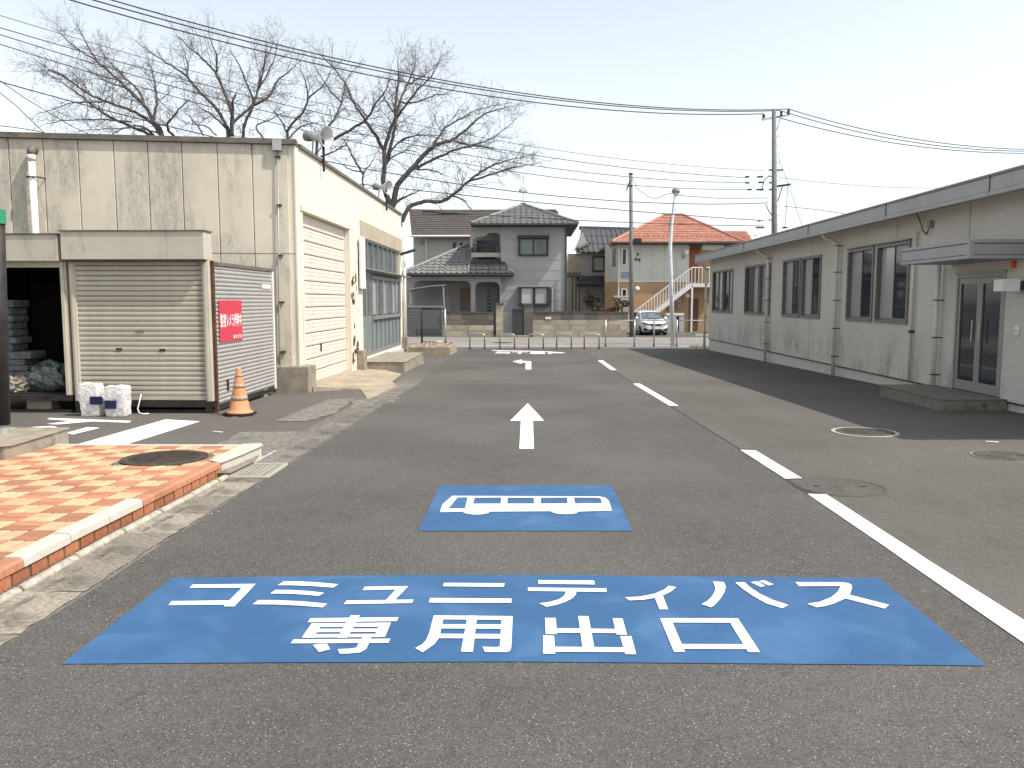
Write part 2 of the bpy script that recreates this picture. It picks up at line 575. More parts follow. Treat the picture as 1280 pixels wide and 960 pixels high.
# siding of the long low building: fine stacked ledges with faint green-grey run marks
t = NT('grey_siding')
w = t.n.new('ShaderNodeTexBrick')
w.inputs['Scale'].default_value = 1.0
w.inputs['Brick Width'].default_value = 0.22
w.inputs['Row Height'].default_value = 0.045
w.inputs['Mortar Size'].default_value = 0.004
w.inputs['Mortar Smooth'].default_value = 0.4
w.inputs['Color1'].default_value = (1, 1, 1, 1)
w.inputs['Color2'].default_value = (0.72, 0.72, 0.72, 1)
w.inputs['Mortar'].default_value = (0, 0, 0, 1)
t.link(t.mapping((1, 1, 1), (math.radians(90), 0, math.radians(90)), t.tc), w.inputs['Vector'])
sepv = t.n.new('ShaderNodeSeparateXYZ')
t.link(t.tc, sepv.inputs[0])
cmbv = t.n.new('ShaderNodeCombineXYZ')
t.link(sepv.outputs['Y'], cmbv.inputs['X'])
t.link(sepv.outputs['Z'], cmbv.inputs['Y'])
t.link(cmbv.outputs[0], w.inputs['Vector'])
c = t.mix(t.ramp(t.noise(0.6, 5), 0.3, 0.7), (0.60, 0.57, 0.515), (0.66, 0.63, 0.57))
c = t.mix(0.22, c, w.outputs['Color'], 'MULTIPLY')
low = t.ramp(sepv.outputs['Z'], 1.6, 0.4)
run = t.ramp(t.noise(1.3, 8, 0.8, t.mapping((1, 1.0, 0.5))), 0.46, 0.66)
c = t.mix(t.math('MULTIPLY', t.math('MULTIPLY', low, run), 0.8), c, (0.29, 0.28, 0.235))
t.bump(w.outputs['Color'], 0.7, 0.007)
M['siding'] = t.done(c, 0.75, 0, 0.2)
# ------------------------------------------------------------------ ground, street
def sheet(name, pts, dz, m, parent=None, **tags):
    """flat sheet following the yard's fall; pts are ground (x, y)"""
    b = MB()
    b.plate([pts], [], lambda x, y, t: (x, y, gz(y) + dz), False, YB)
    return b.obj(name, m, parent, **tags)


g = MB()
rows = [-60, YB, YR, 60, 1500]
for i in range(len(rows) - 1):
    y0, y1 = rows[i], rows[i + 1]
    xs = [-1200, -40, 40, 1200]
    for j in range(3):
        g.quad((xs[j], y0, gz(y0)), (xs[j + 1], y0, gz(y0)), (xs[j + 1], y1, gz(y1)), (xs[j], y1, gz(y1)))
g.obj('ground', M['asphalt'], kind='structure')

seam = [G(*p) for p in ((727, 434.5), (749, 450), (792, 480), (927, 563), (1009, 618), (1127, 700), (1280, 806), (1420, 903))]
gx = -2.52
lane = [(p.x, p.y) for p in seam] + [(seam[-1].x + 0.6, 2.2), (seam[-1].x + 0.6, -6), (gx, -6), (gx - 0.02, 3.0), (gx + 0.03, 5.0), (gx, 7.2), (gx + 0.03, 10),
        (gx, 14), (gx + 0.02, 18.5), (-2.75, 24), (-2.9, 30), (-2.7, 36.9)]
sheet('lane', lane, 0.004, M['lane'], kind='structure')
sheet('street', [(-90, 38.3), (90, 38.3), (90, 48.9), (-90, 48.9)], 0.006, M['street'], kind='structure')
for nm, (y0, y1), lab in (('street_line', (39.85, 40.02), 'white edge line along the near side of the street'), ('street_line', (48.2, 48.36), 'white edge line along the far side of the street')):
    o = sheet(nm, [(-80, y0), (80, y0), (80, y1), (-80, y1)], 0.011, M['white_far'])
    o['label'] = lab
    o['category'] = 'road marking'


def crop(x0, y0, k):
    return lambda u, v: (x0 + u / k, y0 + v / k)


def paint(name, cf, polys, holes, dz, m, parent=None, **tags):
    def cv(P):
        return [tuple(G(*cf(u, v)).xy) for u, v in P]
    b = MB()
    b.plate([cv(p) for p in polys], [cv(p) for p in holes], lambda x, y, t: (x, y, gz(y) + dz), False, YB)
    return b.obj(name, m, parent, **tags)


ident = lambda u, v: (u, v)
c1, c2, c3, c4 = crop(200, 715, 5.3333), crop(420, 715, 5.3333), crop(640, 715, 5.3333), crop(860, 715, 4.923)
base = G(655, 778)
panel = thing('bus_lane_marking', 'large blue painted road panel with two rows of white Japanese lettering', 'road marking', base)
paint('blue_field', ident, [[(215, 724), (430, 721), (640, 720), (870, 722), (1099, 724), (1233, 834), (900, 831), (640, 829), (350, 830), (77, 832)]], [], 0.008, M['blue'], panel)
L = lambda cf, *polys: paint('letter', cf, polys, [], 0.012, M['white'], panel)
L(c1, [(218, 97), (638, 92), (497, 243), (427, 243), (432, 231), (56, 235), (80, 208), (462, 203), (548, 117), (198, 119)])
L(c1, [(826, 76), (930, 76), (1060, 83), (1190, 95), (1155, 117), (1010, 106), (880, 101), (785, 101)],
  [(770, 132), (880, 134), (1000, 141), (1095, 152), (1058, 173), (950, 163), (840, 157), (736, 157)],
  [(655, 201), (780, 202), (950, 209), (1115, 226), (1083, 250), (940, 238), (780, 230), (618, 229)])
L(c2, [(193, 112), (481, 108), (395, 199), (518, 198), (505, 220), (52, 228), (72, 204), (333, 201), (400, 129), (178, 134)])
L(c2, [(720, 85), (1125, 88), (1118, 112), (714, 108)], [(628, 187), (1170, 191), (1169, 219), (618, 217)])
L(c3, [(175, 67), (547, 70), (553, 96), (177, 91)], [(106, 117), (628, 122), (631, 146), (106, 139)],
  [(357, 138), (428, 140), (427, 160), (405, 187), (360, 211), (300, 232), (230, 246), (181, 223), (250, 213), (310, 197), (345, 174), (357, 155)])
L(c3, [(1043, 105), (1095, 114), (1060, 143), (1005, 170), (1040, 262), (983, 263), (952, 186), (880, 198), (783, 203), (752, 182), (850, 178), (950, 158), (1015, 130)])
L(c4, [(153, 70), (220, 74), (232, 100), (226, 130), (205, 168), (170, 210), (143, 230), (83, 210), (120, 190), (150, 160), (165, 130), (168, 105)],
  [(290, 76), (348, 74), (380, 105), (440, 145), (520, 184), (617, 216), (580, 236), (480, 205), (400, 160), (340, 118)],
  [(385, 75), (425, 68), (476, 97), (448, 105)], [(436, 67), (470, 63), (527, 88), (495, 95)])
L(c4, [(660, 74), (940, 75), (985, 80), (1005, 90), (1009, 110), (995, 153), (1237, 215), (1210, 238), (968, 175), (900, 206), (840, 223), (790, 230), (733, 208), (810, 196), (880, 168), (920, 135), (940, 98), (682, 99)])
L(c2, [(-170, 323), (418, 316), (405, 342), (-188, 350)], [(98, 304), (160, 303), (75, 453), (10, 453)], [(-163, 358), (366, 352), (355, 380), (-178, 382)],
  [(-185, 394), (350, 392), (341, 414), (-200, 417)], [(-207, 430), (336, 427), (326, 448), (-228, 453)], [(-163, 358), (-92, 358), (-150, 453), (-228, 453)],
  [(292, 353), (366, 352), (326, 448), (255, 450)], [(-283, 465), (362, 460), (350, 488), (-301, 491)],
  [(185, 440), (240, 440), (220, 490), (200, 530), (160, 552), (80, 560), (24, 560), (13, 530), (95, 527), (135, 520), (152, 490), (170, 462)],
  [(-153, 503), (-123, 496), (-61, 494), (-38, 530), (-113, 550)])
L(c2, [(652, 304), (720, 304), (694, 427), (683, 460), (655, 497), (578, 551), (527, 523), (575, 498), (602, 467), (622, 420)],
  [(652, 304), (1178, 309), (1177, 333), (648, 330)], [(1104, 309), (1178, 309), (1168, 520), (1160, 540), (1138, 550), (993, 549), (976, 514), (1073, 517), (1092, 510)],
  [(878, 305), (941, 306), (912, 548), (833, 546)], [(708, 363), (1103, 364), (1101, 393), (700, 391)], [(694, 427), (1101, 429), (1098, 459), (685, 456)])
L(c3, [(441, 308), (510, 309), (548, 520), (470, 520)], [(220, 321), (291, 320), (300, 429), (225, 428)], [(671, 323), (737, 324), (766, 433), (695, 431)],
  [(290, 390), (695, 395), (697, 422), (290, 420)], [(208, 438), (280, 440), (288, 560), (207, 560)], [(721, 443), (795, 443), (828, 564), (755, 563)], [(275, 514), (745, 518), (752, 550), (275, 547)])
L(ident, [c3(987, 323), c3(1058, 323), c3(1153, 548), c3(1080, 549)], [c3(987, 323), c4(306, 298), c4(324, 325), c3(1010, 351)],
  [c4(242, 298), c4(306, 298), c4(443, 507), c4(370, 507)], [c3(1110, 496), c4(365, 459), c4(375, 489), c3(1130, 528)])

cb = crop(500, 590, 4)
bp = thing('bus_symbol_marking', 'smaller blue painted road panel with a white bus pictogram', 'road marking', G(655, 640))
paint('blue_field', ident, [[(550, 608), (765, 607.5), (791, 665), (522, 665)]], [], 0.008, M['blue'], bp)
paint('bus_symbol', cb, [[(262, 126), (1000, 129), (1028, 136), (1045, 152), (1060, 200), (892, 205), (885, 212), (860, 217), (830, 218), (790, 216), (760, 208), (755, 203), (450, 205), (440, 213),
                          (410, 219), (370, 220), (335, 216), (315, 208), (312, 205), (199, 208), (213, 168)]],
      [[(287, 134), (339, 133), (325, 190), (242, 190)], [(373, 135), (506, 134), (503, 165), (365, 166)], [(538, 135), (669, 135), (670, 165), (536, 165)],
       [(705, 135), (834, 134), (839, 164), (703, 165)], [(869, 134), (990, 135), (1004, 141), (1009, 163), (876, 165)]], 0.012, M['white'], bp)

ca = crop(580, 430, 4.2667)
ct = crop(600, 425, 8)
RM = 'road marking'
paint('straight_arrow', ca, [[(340, 318), (428, 412), (368, 413), (373, 563), (295, 563), (303, 413), (246, 413)]], [], 0.009, M['white'],
      label='white straight ahead arrow painted on the lane', category=RM)
paint('turn_arrow', ct, [[(325, 217), (418, 197), (417, 209), (512, 217), (513, 297), (455, 297), (456, 230), (416, 226), (415, 241)]], [], 0.009, M['white'],
      label='white left turn arrow painted near the end of the lane', category=RM)
st = thing('stop_marking', 'white painted word STOP under a thin stop line at the lane end', RM, G(660, 441))
paint('stop_line', ct, [[(118, 103), (500, 111), (862, 119), (858, 124), (500, 117), (122, 109)]], [], 0.009, M['white'], st)
S = lambda *p: paint('letter', ct, p, [], 0.009, M['white'], st)
S([(175, 118), (305, 119), (303, 122.5), (170, 121.5)], [(168, 121), (205, 121), (200, 127.5), (162, 127.5)], [(162, 125.5), (300, 126.5), (299, 130), (158, 129)], [(262, 128), (299, 128), (297, 135), (258, 135)], [(150, 132.5), (297, 133.5), (295, 137), (145, 136.5)])
S([(320, 119.5), (478, 120.5), (476, 124.5), (317, 123.5)], [(378, 121), (418, 121), (414, 138), (380, 138)])
S([(520, 121.5), (635, 122), (650, 126), (652, 136), (630, 141), (520, 141), (500, 136), (502, 126)])
S([(680, 122), (845, 122.5), (858, 126), (852, 130), (820, 133.5), (715, 133.5), (713, 141.5), (680, 141.5)])
DG = 'dashes of the lane line'
paint('lane_dash', ca, [[(712, 88), (740, 88), (814, 141), (785, 141)]], [], 0.009, M['white'], label='farthest short white dash of the lane line', category=RM, group=DG)
paint('lane_dash', ca, [[(900, 213), (938, 213), (1145, 332), (1098, 333)]], [], 0.009, M['white'], label='middle white dash of the lane line', category=RM, group=DG)
cd_ = crop(880, 500, 3.2)
paint('lane_dash', cd_, [[(145, 202), (207, 205), (392, 316), (325, 318)]], [], 0.009, M['white'], label='white lane dash just beyond the plain manhole cover', category=RM, group=DG)
ll = [G(1009.5, 618.5).xy, G(1033, 619).xy, G(1157.5, 700).xy, G(1280, 777).xy, G(1280, 806).xy, G(1127.5, 700).xy]
dl = (ll[3] - ll[2]).normalized() * 5
b = MB()
b.plate([[tuple(p) for p in (ll[0], ll[1], ll[2], ll[3], ll[3] + dl, ll[4] + dl, ll[4], ll[5])]], [], lambda x, y, t: (x, y, gz(y) + .009), False, YB)
b.obj('lane_line', M['white'], label='long white line running to the near right edge', category=RM)
cl = crop(0, 500, 4.5714)
paint('cross_line', cl, [[(945, 113), (1145, 124), (700, 264), (560, 310), (250, 330), (413, 264)]], [], 0.006, M['white'], label='wide white line between paved island and sheds', category=RM)
ch = thing('floor_character', 'white painted character on asphalt behind the concrete kerb block', RM, G(90, 530))
paint('stroke', cl, [[(285, 104), (752, 121), (735, 132), (530, 125), (330, 142), (265, 139), (400, 122), (268, 112)]], [], 0.006, M['white'], ch)
paint('stroke', cl, [[(190, 156), (300, 150), (328, 158), (250, 168), (110, 166)]], [], 0.006, M['white'], ch)
paint('stroke', cl, [[(500, 157), (572, 162), (413, 200), (380, 190)]], [], 0.006, M['white'], ch)
for i, (x, y, w_) in enumerate(((1240, 552.5, 9), (1116, 491.5, 5), (292, 577, 0), (272, 540, 7))):
    if w_:
        p = G(x, y)
        paint('paint_scrap', ident, [[(x - w_, y - .8), (x + w_, y + .2), (x + w_ - 1, y + 1.2), (x - w_ + 2, y)]], [], 0.007, M['white_far'],
              label=['short white paint scrap beyond the small ringed manhole', 'short white paint scrap in the shade beside the doorstep', '', 'short white paint scrap on asphalt behind the drain grate'][i], category=RM)

# the seam between the two asphalt layers, open here and there
rr = random.Random(77)
sm = []
for a, c_ in zip(seam, seam[1:]):
    n_ = max(2, int((c_ - a).length / .25))
    for k in range(n_):
        p = a.lerp(c_, k / n_)
        sm.append((p.x + rr.uniform(-.012, .012), p.y))
sm = [p for p in sm if p[1] > 6.9]
b = MB()
for i in range(len(sm) - 1):
    w0 = .006 + .007 * abs(math.sin(i * .7)) + .004 * rr.random()
    (xa_, ya_), (xb_, yb2) = sm[i], sm[i + 1]
    b.quad((xa_ - w0, ya_, gz(ya_) + .0065), (xa_ + w0, ya_, gz(ya_) + .0065), (xb_ + w0, yb2, gz(yb2) + .0065), (xb_ - w0, yb2, gz(yb2) + .0065))
b.obj('asphalt_seam', mat('seam_tar', (.05, .045, .04), .9, .4, 6), None, kind='structure')

# ------------------------------------------------------------------ gutter along the left of the lane
gut = thing('gutter', '', '', (-2.8, 9, gz(9)))
del gut['label'], gut['category']
gut['kind'] = 'structure'
slab_mesh = []
for k in range(3):
    r = random.Random(40 + k)
    b = MB()
    nx, ny = 4, 6
    vs, fs = [], []
    for j in range(ny + 1):
        for i in range(nx + 1):
            x = -0.17 + 0.34 * i / nx
            y = -0.297 + 0.594 * j / ny
            if i == nx:
                x += r.uniform(-0.006, 0.010)
            vs.append((x, y, r.uniform(-0.0025, 0.0025) + (-0.006 if i == 1 else 0)))
    for j in range(ny):
        for i in range(nx):
            a = j * (nx + 1) + i
            fs.append((a, a + 1, a + nx + 2, a + nx + 1))
    b.add(vs, fs)
    slab_mesh.append((b.mesh('gutter_slab', M['gutter']), b.mesh('gutter_slab', M['gutter_grey'])))
y = 2.4
i = 0
while y < 19.3:
    if not (7.75 < y < 8.35):
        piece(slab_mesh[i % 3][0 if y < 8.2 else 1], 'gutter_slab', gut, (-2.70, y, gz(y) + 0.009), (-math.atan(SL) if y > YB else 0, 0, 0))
    y += 0.6
    i += 1
lip = []
for k in range(2):
    b = MB()
    prof = [(-0.032, -0.02), (-0.030, 0.020), (-0.016, 0.034), (0.010, 0.034), (0.026, 0.018), (0.032, -0.02)]
    b.extr(prof, lambda u, v, t: (u, t, v), -0.29, 0.29)
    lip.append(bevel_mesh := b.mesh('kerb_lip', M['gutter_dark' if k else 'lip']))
y = 2.4
i = 0
while y < 19.3:
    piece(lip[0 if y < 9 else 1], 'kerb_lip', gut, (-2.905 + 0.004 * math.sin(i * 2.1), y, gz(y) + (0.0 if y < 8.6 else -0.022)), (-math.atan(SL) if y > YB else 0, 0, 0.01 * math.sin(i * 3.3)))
    y += 0.6
    i += 1
b = MB()
b.plate([[(-3.05, -4), (-2.5, -4), (-2.5, 19.6), (-3.05, 19.6)]], [], lambda x, y, t: (x, y, gz(y) + 0.0035), False, YB)
b.obj('gutter_bed', M['gutter_dark'], gut)

# grit and pebbles caught along the kerb
rr = random.Random(21)
b = MB()
for k in range(420):
    y = rr.uniform(3.2, 18)
    x = rr.choice((-2.965 + rr.gauss(0, .012), -2.86 + rr.gauss(0, .03), -2.5 + rr.gauss(0, .06), -2.6 + rr.gauss(0, .1)))
    s_ = rr.uniform(.003, .009)
    zz = gz(y) + .012
    vs = [(x + d[0] * s_ * rr.uniform(.6, 1.4), y + d[1] * s_ * rr.uniform(.6, 1.4), zz + d[2] * s_ * rr.uniform(.5, 1)) for d in ((1, 0, 0), (-1, 0, 0), (0, 1, 0), (0, -1, 0), (0, 0, 1), (0, 0, -1))]
    b.add(vs, [(0, 2, 4), (2, 1, 4), (1, 3, 4), (3, 0, 4), (2, 0, 5), (1, 2, 5), (3, 1, 5), (0, 3, 5)])
b.obj('grit', mat('grit', (.30, .26, .21), .9, .5, 3), None, kind='stuff', label='loose grit and pebbles along the gutter', category='grit')

# rough patches beside the gutter
def ragged(pts, seed, amp=.035, step=.14):
    r = random.Random(seed)
    out = []
    for i in range(len(pts)):
        a, c_ = Vector(pts[i]), Vector(pts[(i + 1) % len(pts)])
        n_ = max(1, int((c_ - a).length / step))
        for k in range(n_):
            p = a.lerp(c_, k / n_)
            out.append((p.x + r.uniform(-amp, amp), p.y + r.uniform(-amp, amp)))
    return out


pm = lambda P: [tuple(G(*p).xy) for p in P]
sheet('concrete_patch', ragged(pm([(290, 590), (345, 548), (400, 541), (372, 556), (318, 594)]), 1), 0.007, M['patch'], kind='structure')
sheet('concrete_patch', ragged(pm([(343, 527), (410, 500), (445, 497), (418, 517), (385, 527)]), 2), 0.007, M['patch'], kind='structure')
sheet('concrete_patch', ragged(pm([(262, 563), (300, 540), (375, 540), (340, 562), (308, 570)]), 3), 0.006, M['patch'], kind='structure')
sheet('asphalt_patch', ragged(pm([(440, 500), (470, 497), (500, 497), (490, 503), (440, 512)]), 4), 0.0075, M['patch'], kind='structure')

# drain grate
gc = Vector((-2.69, 8.05, gz(8.05)))
gr = thing('drain_grate', 'galvanised drain grate in the gutter at the island corner', 'drain grate', gc)
b = MB()
for s in (-1, 1):
    b.box(gc.x - .19, gc.x + .19, gc.y + s * .32 - .015, gc.y + s * .32 + .015, gc.z + .004, gc.z + .022)
    b.box(gc.x + s * .18 - .012, gc.x + s * .18 + .012, gc.y - .305, gc.y + .305, gc.z + .004, gc.z + .022)
b.obj('frame', M['grate'], gr)
b = MB()
b.box(gc.x - .17, gc.x + .17, gc.y - .31, gc.y + .31, gc.z + .0045, gc.z + .006)
b.obj('pit', M['dark_in'], gr)
bm_ = MB().box(-.166, .166, -.007, .007, -.006, .006).mesh('grate_bar', M['grate'])
bl_ = MB().box(-.006, .006, -.30, .30, -.004, .004).mesh('grate_bar', M['grate'])
for k in range(11):
    piece(bm_, 'grate_bar', gr, (gc.x, gc.y - .27 + k * .054, gc.z + .016))
for k in range(6):
    piece(bl_, 'cross_bar', gr, (gc.x - .14 + k * .056, gc.y, gc.z + .014))

# ------------------------------------------------------------------ paved island with bricks
IX, IY0, IY1 = -3.0, 2.2, 9.0
isl = thing('paved_island', 'raised island of red and yellow pavers with brick edge', 'paved island', (-4.5, 6, 0))


def hexy(b, x0, x1, y0, y1, h0, h1):
    """box that follows the fall of the yard"""
    ys = [y0] + ([YB] if y0 < YB < y1 else []) + [y1]
    for a, c in zip(ys, ys[1:]):
        b.hexa([(x0, a, gz(a) + h0), (x1, a, gz(a) + h0), (x1, c, gz(c) + h0), (x0, c, gz(c) + h0), (x0, a, gz(a) + h1), (x1, a, gz(a) + h1), (x1, c, gz(c) + h1), (x0, c, gz(c) + h1)])
    return b


hexy(MB(), -9.5, IX - 0.012, IY0, IY1 - .03, -0.05, 0.102).obj('bed', M['paver_bed'], isl)
MOD = 0.236
pav = {}
for c_ in ('paver_red', 'paver_yellow'):
    for o_ in (0, 1):
        w_, h_ = (MOD / 2, MOD) if o_ == 0 else (MOD, MOD / 2)
        w_, h_ = w_ / 2 - .0065, h_ / 2 - .0065
        b = MB()
        e = .004
        b.add([(-w_, -h_, -.02), (w_, -h_, -.02), (w_, h_, -.02), (-w_, h_, -.02), (-w_, -h_, .008), (w_, -h_, .008), (w_, h_, .008), (-w_, h_, .008),
               (-w_ + e, -h_ + e, .012), (w_ - e, -h_ + e, .012), (w_ - e, h_ - e, .012), (-w_ + e, h_ - e, .012)],
              [(0, 1, 5, 4), (1, 2, 6, 5), (2, 3, 7, 6), (3, 0, 4, 7), (4, 5, 9, 8), (5, 6, 10, 9), (6, 7, 11, 10), (7, 4, 8, 11), (8, 9, 10, 11)])
        pav[(c_, o_)] = b.mesh('paver', M[c_])
mh = G(206, 573.5, .125)
rp = random.Random(3)
xe = IX - 0.105
npav = 0
for j in range(30):
    for i in range(28):
        cx = xe - MOD * (i + .5)
        cy = IY1 - 0.12 - MOD * (j + .5)
        if cy < 3.6 or cx < -0.66 * cy - .75:
            continue
        if (Vector((cx, cy)) - mh.xy).length < 0.40:
            continue
        if cx < -4.95 and cy > 7.8 and cx < -5.3:
            continue
        yel = (i + j) % 2 == 0
        if rp.random() < 0.03:
            yel = False
        o_ = 0 if (i + j) % 2 == 0 else 1
        for s in (-1, 1):
            dx, dy = ((s * MOD / 4, 0) if o_ == 0 else (0, s * MOD / 4))
            piece(pav[('paver_yellow' if yel else 'paver_red', o_)], 'paver', isl, (cx + dx, cy + dy, gz(cy + dy) + .113 + rp.uniform(-.0015, .0015)),
                  (-math.atan(SL) if cy > YB else 0, 0, rp.uniform(-.006, .006)))
            npav += 1
print('PAVERS', npav)
# cut pavers of the plain strip round the manhole
b = MB()
b.lathe((mh.x, mh.y, gz(mh.y) + .110), (0, 0, 1), [(.475, 0), (.475, .012), (.40, .013)], 40)
b.obj('manhole_surround', M['gutter_dark'], isl)
# edge: coping on top of a course of upright bricks
bk = MB().box(-.05, .012, -.079, .079, .004, .079).mesh('brick', M['brick'])
y = IY0 + .1
while y < 8.2:
    o = piece(bk, 'brick', isl, (IX + rp.uniform(-.003, .002), y, gz(y) + .004))
    y += .182
hexy(MB(), IX - .06, IX + .004, IY0, 8.25, 0, .086).obj('edge_mortar', M['mortar'], isl)
capb = MB()
capb.extr([(-.10, 0), (-.10, .045), (-.09, .052), (.0, .052), (.018, .04), (.022, 0)], lambda u, v, t: (u, t, v), -.098, .098)
capm = capb.mesh('coping_brick', M['paver_red'])
capw = MB()
capw.extr([(-.105, 0), (-.105, .052), (-.095, .060), (.0, .060), (.020, .046), (.024, 0)], lambda u, v, t: (u, t, v), -.247, .247)
capwm = capw.mesh('white_coping', M['white_coping'])
y = IY0
while y < 4.62:
    piece(capm, 'coping_brick', isl, (IX, y, gz(y) + .089))
    y += .2
for y in (4.93, 5.43, 5.93):
    piece(capwm, 'white_coping', isl, (IX, y, gz(y) + .089), (-math.atan(SL) if y > YB else 0, 0, 0))
y = 6.29
while y < 7.75:
    piece(capm, 'coping_brick', isl, (IX, y, gz(y) + .089), (-math.atan(SL), 0, 0))
    y += .2
b = MB()
z_ = gz(8.4)
b.extr([(-3.13, 7.95), (-2.99, 7.83), (-2.95, 8.3), (-2.93, 8.85), (-3.0, 9.0), (-3.15, 8.95), (-3.14, 8.3)], lambda u, v, t: (u, v, gz(v) + t), -.02, .135)
bevel(b.obj('corner_stone', M['white_coping'], isl), .02)
b = MB()
b.extr([(-3.05, 7.72), (-2.88, 7.74), (-2.86, 8.35), (-2.93, 8.7), (-3.05, 8.4)], lambda u, v, t: (u, v, gz(v) + t), -.02, .05)
bevel(b.obj('mortar_fillet', M['gutter'], isl), .02)
hexy(MB(), -8.0, -3.18, IY1 - .10, IY1 - .005, 0, .122).obj('back_edging', M['white_coping'], isl)

# manhole cover on the island
def manhole(name, label, c, r, ring, ringw, h, pattern, im='iron_grey'):
    z0 = c.z
    o = thing(name, label, 'manhole cover', c)
    if ring:
        b = MB()
        b.lathe((c.x, c.y, z0 + .006), (0, 0, 1), [(r + ringw, 0), (r + ringw, .003), (r + .012, .003), (r + .012, 0)], 48)
        b.obj('ring', ring, o)
    b = MB()
    b.lathe((c.x, c.y, z0 + .005), (0, 0, 1), [(r + .01, 0), (r + .01, h), (r - .004, h), (r - .006, h - .004), (r - .014, h - .004), (r - .016, h), (r - .05, h + .001), (0, h + .001)], 48)
    b.obj('cover', M[im], o)
    b = MB()
    zt = z0 + .005 + h
    if pattern == 'grid':
        k = -r
        while k < r:
            w_ = math.sqrt(max(0, (r - .07) ** 2 - k * k))
            if w_ > .05:
                b.box(c.x - w_, c.x + w_, c.y + k, c.y + k + .014, zt, zt + .004)
            k += .034
    elif pattern == 'plain':
        b.box(c.x - .05, c.x + .05, c.y - .012, c.y + .012, zt + .001, zt + .003)
    else:
        for rr in (.25, .5, .75):
            b.lathe((c.x, c.y, zt), (0, 0, 1), [(rr * r + .008, 0), (rr * r + .008, .0035), (rr * r - .008, .0035), (rr * r - .008, 0)], 36)
    b.obj('tread', M[im], o)
    b = MB()
    for s in (-1, 1):
        b.box(c.x + s * r * .55 - .03, c.x + s * r * .55 + .03, c.y - .01, c.y + .01, zt + .001, zt + .0042)
    b.obj('lifting_slot', M['dark_in'], o)
    return o


mh.z = gz(mh.y) + .112
manhole('manhole_cover', 'dark round cover set in the red and yellow pavers', mh, .40, None, 0, .022, 'grid', 'iron')
manhole('manhole_cover', 'round cover with a wide white painted ring near the shade edge', G(1081, 540.5), .36, M['ring_paint'], .06, .006, 'grid')
manhole('manhole_cover', 'round cover with thin pale ring at the right edge', G(1256, 571), .31, M['ring_paint'], .022, .006, 'ring')
manhole('manhole_cover', 'plain dark round cover between lane dash and long line', G(1050, 609.5), .38, None, 0, .004, 'plain')

# concrete kerb block with post
kb = thing('kerb_block', 'weathered concrete kerb block at the left edge carrying a dark post', 'kerb block', (-5.8, 8.8, gz(8.8)))
a_ = [tuple(G(*p).xy) for p in ((10, 612), (90, 564))]
z_ = gz(9)
b = MB()
kn, kf = G(12, 588), G(90, 563)
b.extr([(-7.6, kn.y), (kn.x - .05, kn.y), (kn.x, kn.y + .05), (kf.x, kf.y - .05), (kf.x - .05, kf.y), (-7.6, kf.y)], lambda u, v, t: (u, v, z_ + t), -.03, .26)
bevel(b.obj('block', M['concrete'], kb), .02)
b = MB()
b.extr([(-7.7, kn.y - .06), (kn.x + .05, kn.y - .06), (kf.x + .06, kf.y + .04), (-7.7, kf.y + .04)], lambda u, v, t: (u, v, z_ + t), -.04, .03)
b.obj('footing', M['gutter'], kb)
pp = onY(4.0, 560, 8.85)
pt = thing('sign_post', 'dark grey post with a green label cut by the left edge', 'post', (pp.x, 8.85, z_ + .235))
MB().tube([(pp.x, 8.85, z_ + .258), (pp.x, 8.85, z_ + .36)], .065, 16).obj('base_tube', M['galv'], pt)
MB().tube([(pp.x, 8.85, z_ + .36), (pp.x + .078, 8.85, onY(0, 263, 8.85).z)], .085, 20).obj('post', M['dark_steel'], pt, True)
b = MB()
q0, q1 = onY(0, 262, 8.85).z, onY(0, 280, 8.85).z
gm = mat('green_label', (0.035, 0.24, 0.11), 0.5, .05)
b.lathe((pp.x + .078, 8.85, q1), (0, 0, 1), [(.086, 0), (.092, .002), (.092, q0 - q1), (.086, q0 - q1 + .002)], 20)
b.obj('green_label', gm, pt)

# ------------------------------------------------------------------ sheds
SY = 12.88
gS = gz(SY)


def shutter_slat(w_, h_, m):
    b = MB()
    prof = [(0, 0), (-.010, .002), (-.020, h_ * .16), (-.024, h_ * .5), (-.021, h_ * .84), (-.012, h_ - .009), (0, h_ - .007)]
    b.extr(prof, lambda u, v, t: (t, u, v), -w_ / 2, w_ / 2)
    return b.mesh('slat', m)


P = lambda px, py: onY(px, py, SY)
xl, xr = P(90, 400).x, P(263, 400).x
ztop, zhb, zbot = P(170, 290).z, P(170, 325).z, P(170, 499).z
sh = thing('storage_shed', 'beige storage shed with closed roller shutter beside the orange cone', 'shed', ((xl + xr) / 2, SY + 1.6, gS))
SB = 16.05
b = MB()
b.box(xl - .03, xr - .0, SY - .16, SY + .16, zhb, ztop)
bevel(b.obj('header', M['shed'], sh), .008)
b = MB()
b.box(xl - .05, xr + .02, SY - .18, SY + .17, ztop + .001, ztop + .018)
b.obj('header_cap', M['cap'], sh)
b = MB()
b.box(xl - .01, xr - .02, SY - .163, SY - .06, zhb - .03, zhb - .001)
b.obj('header_lip', M['dark_steel'], sh)
for x0, x1 in ((xl, xl + .095), (xr - .10, xr)):
    b = MB()
    b.box(x0, x1, SY - .03, SY + .12, zbot - .03, zhb - .002)
    b.box(x0 + .028, x1 - .028, SY - .045, SY - .03, zbot - .03, zhb - .003)
    bevel(b.obj('door_post', M['shed'], sh), .006)
ns = 27
hs_ = (zhb - zbot - .06) / ns
sl = shutter_slat(xr - xl - .19, hs_, M['slat'])
for k in range(ns):
    piece(sl, 'slat', sh, ((xl + xr) / 2, SY + .02, zbot + .055 + k * hs_))
MB().box(xl + .096, xr - .101, SY - .005, SY + .05, zbot - .01, zbot + .053).obj('bottom_rail', M['slat'], sh)
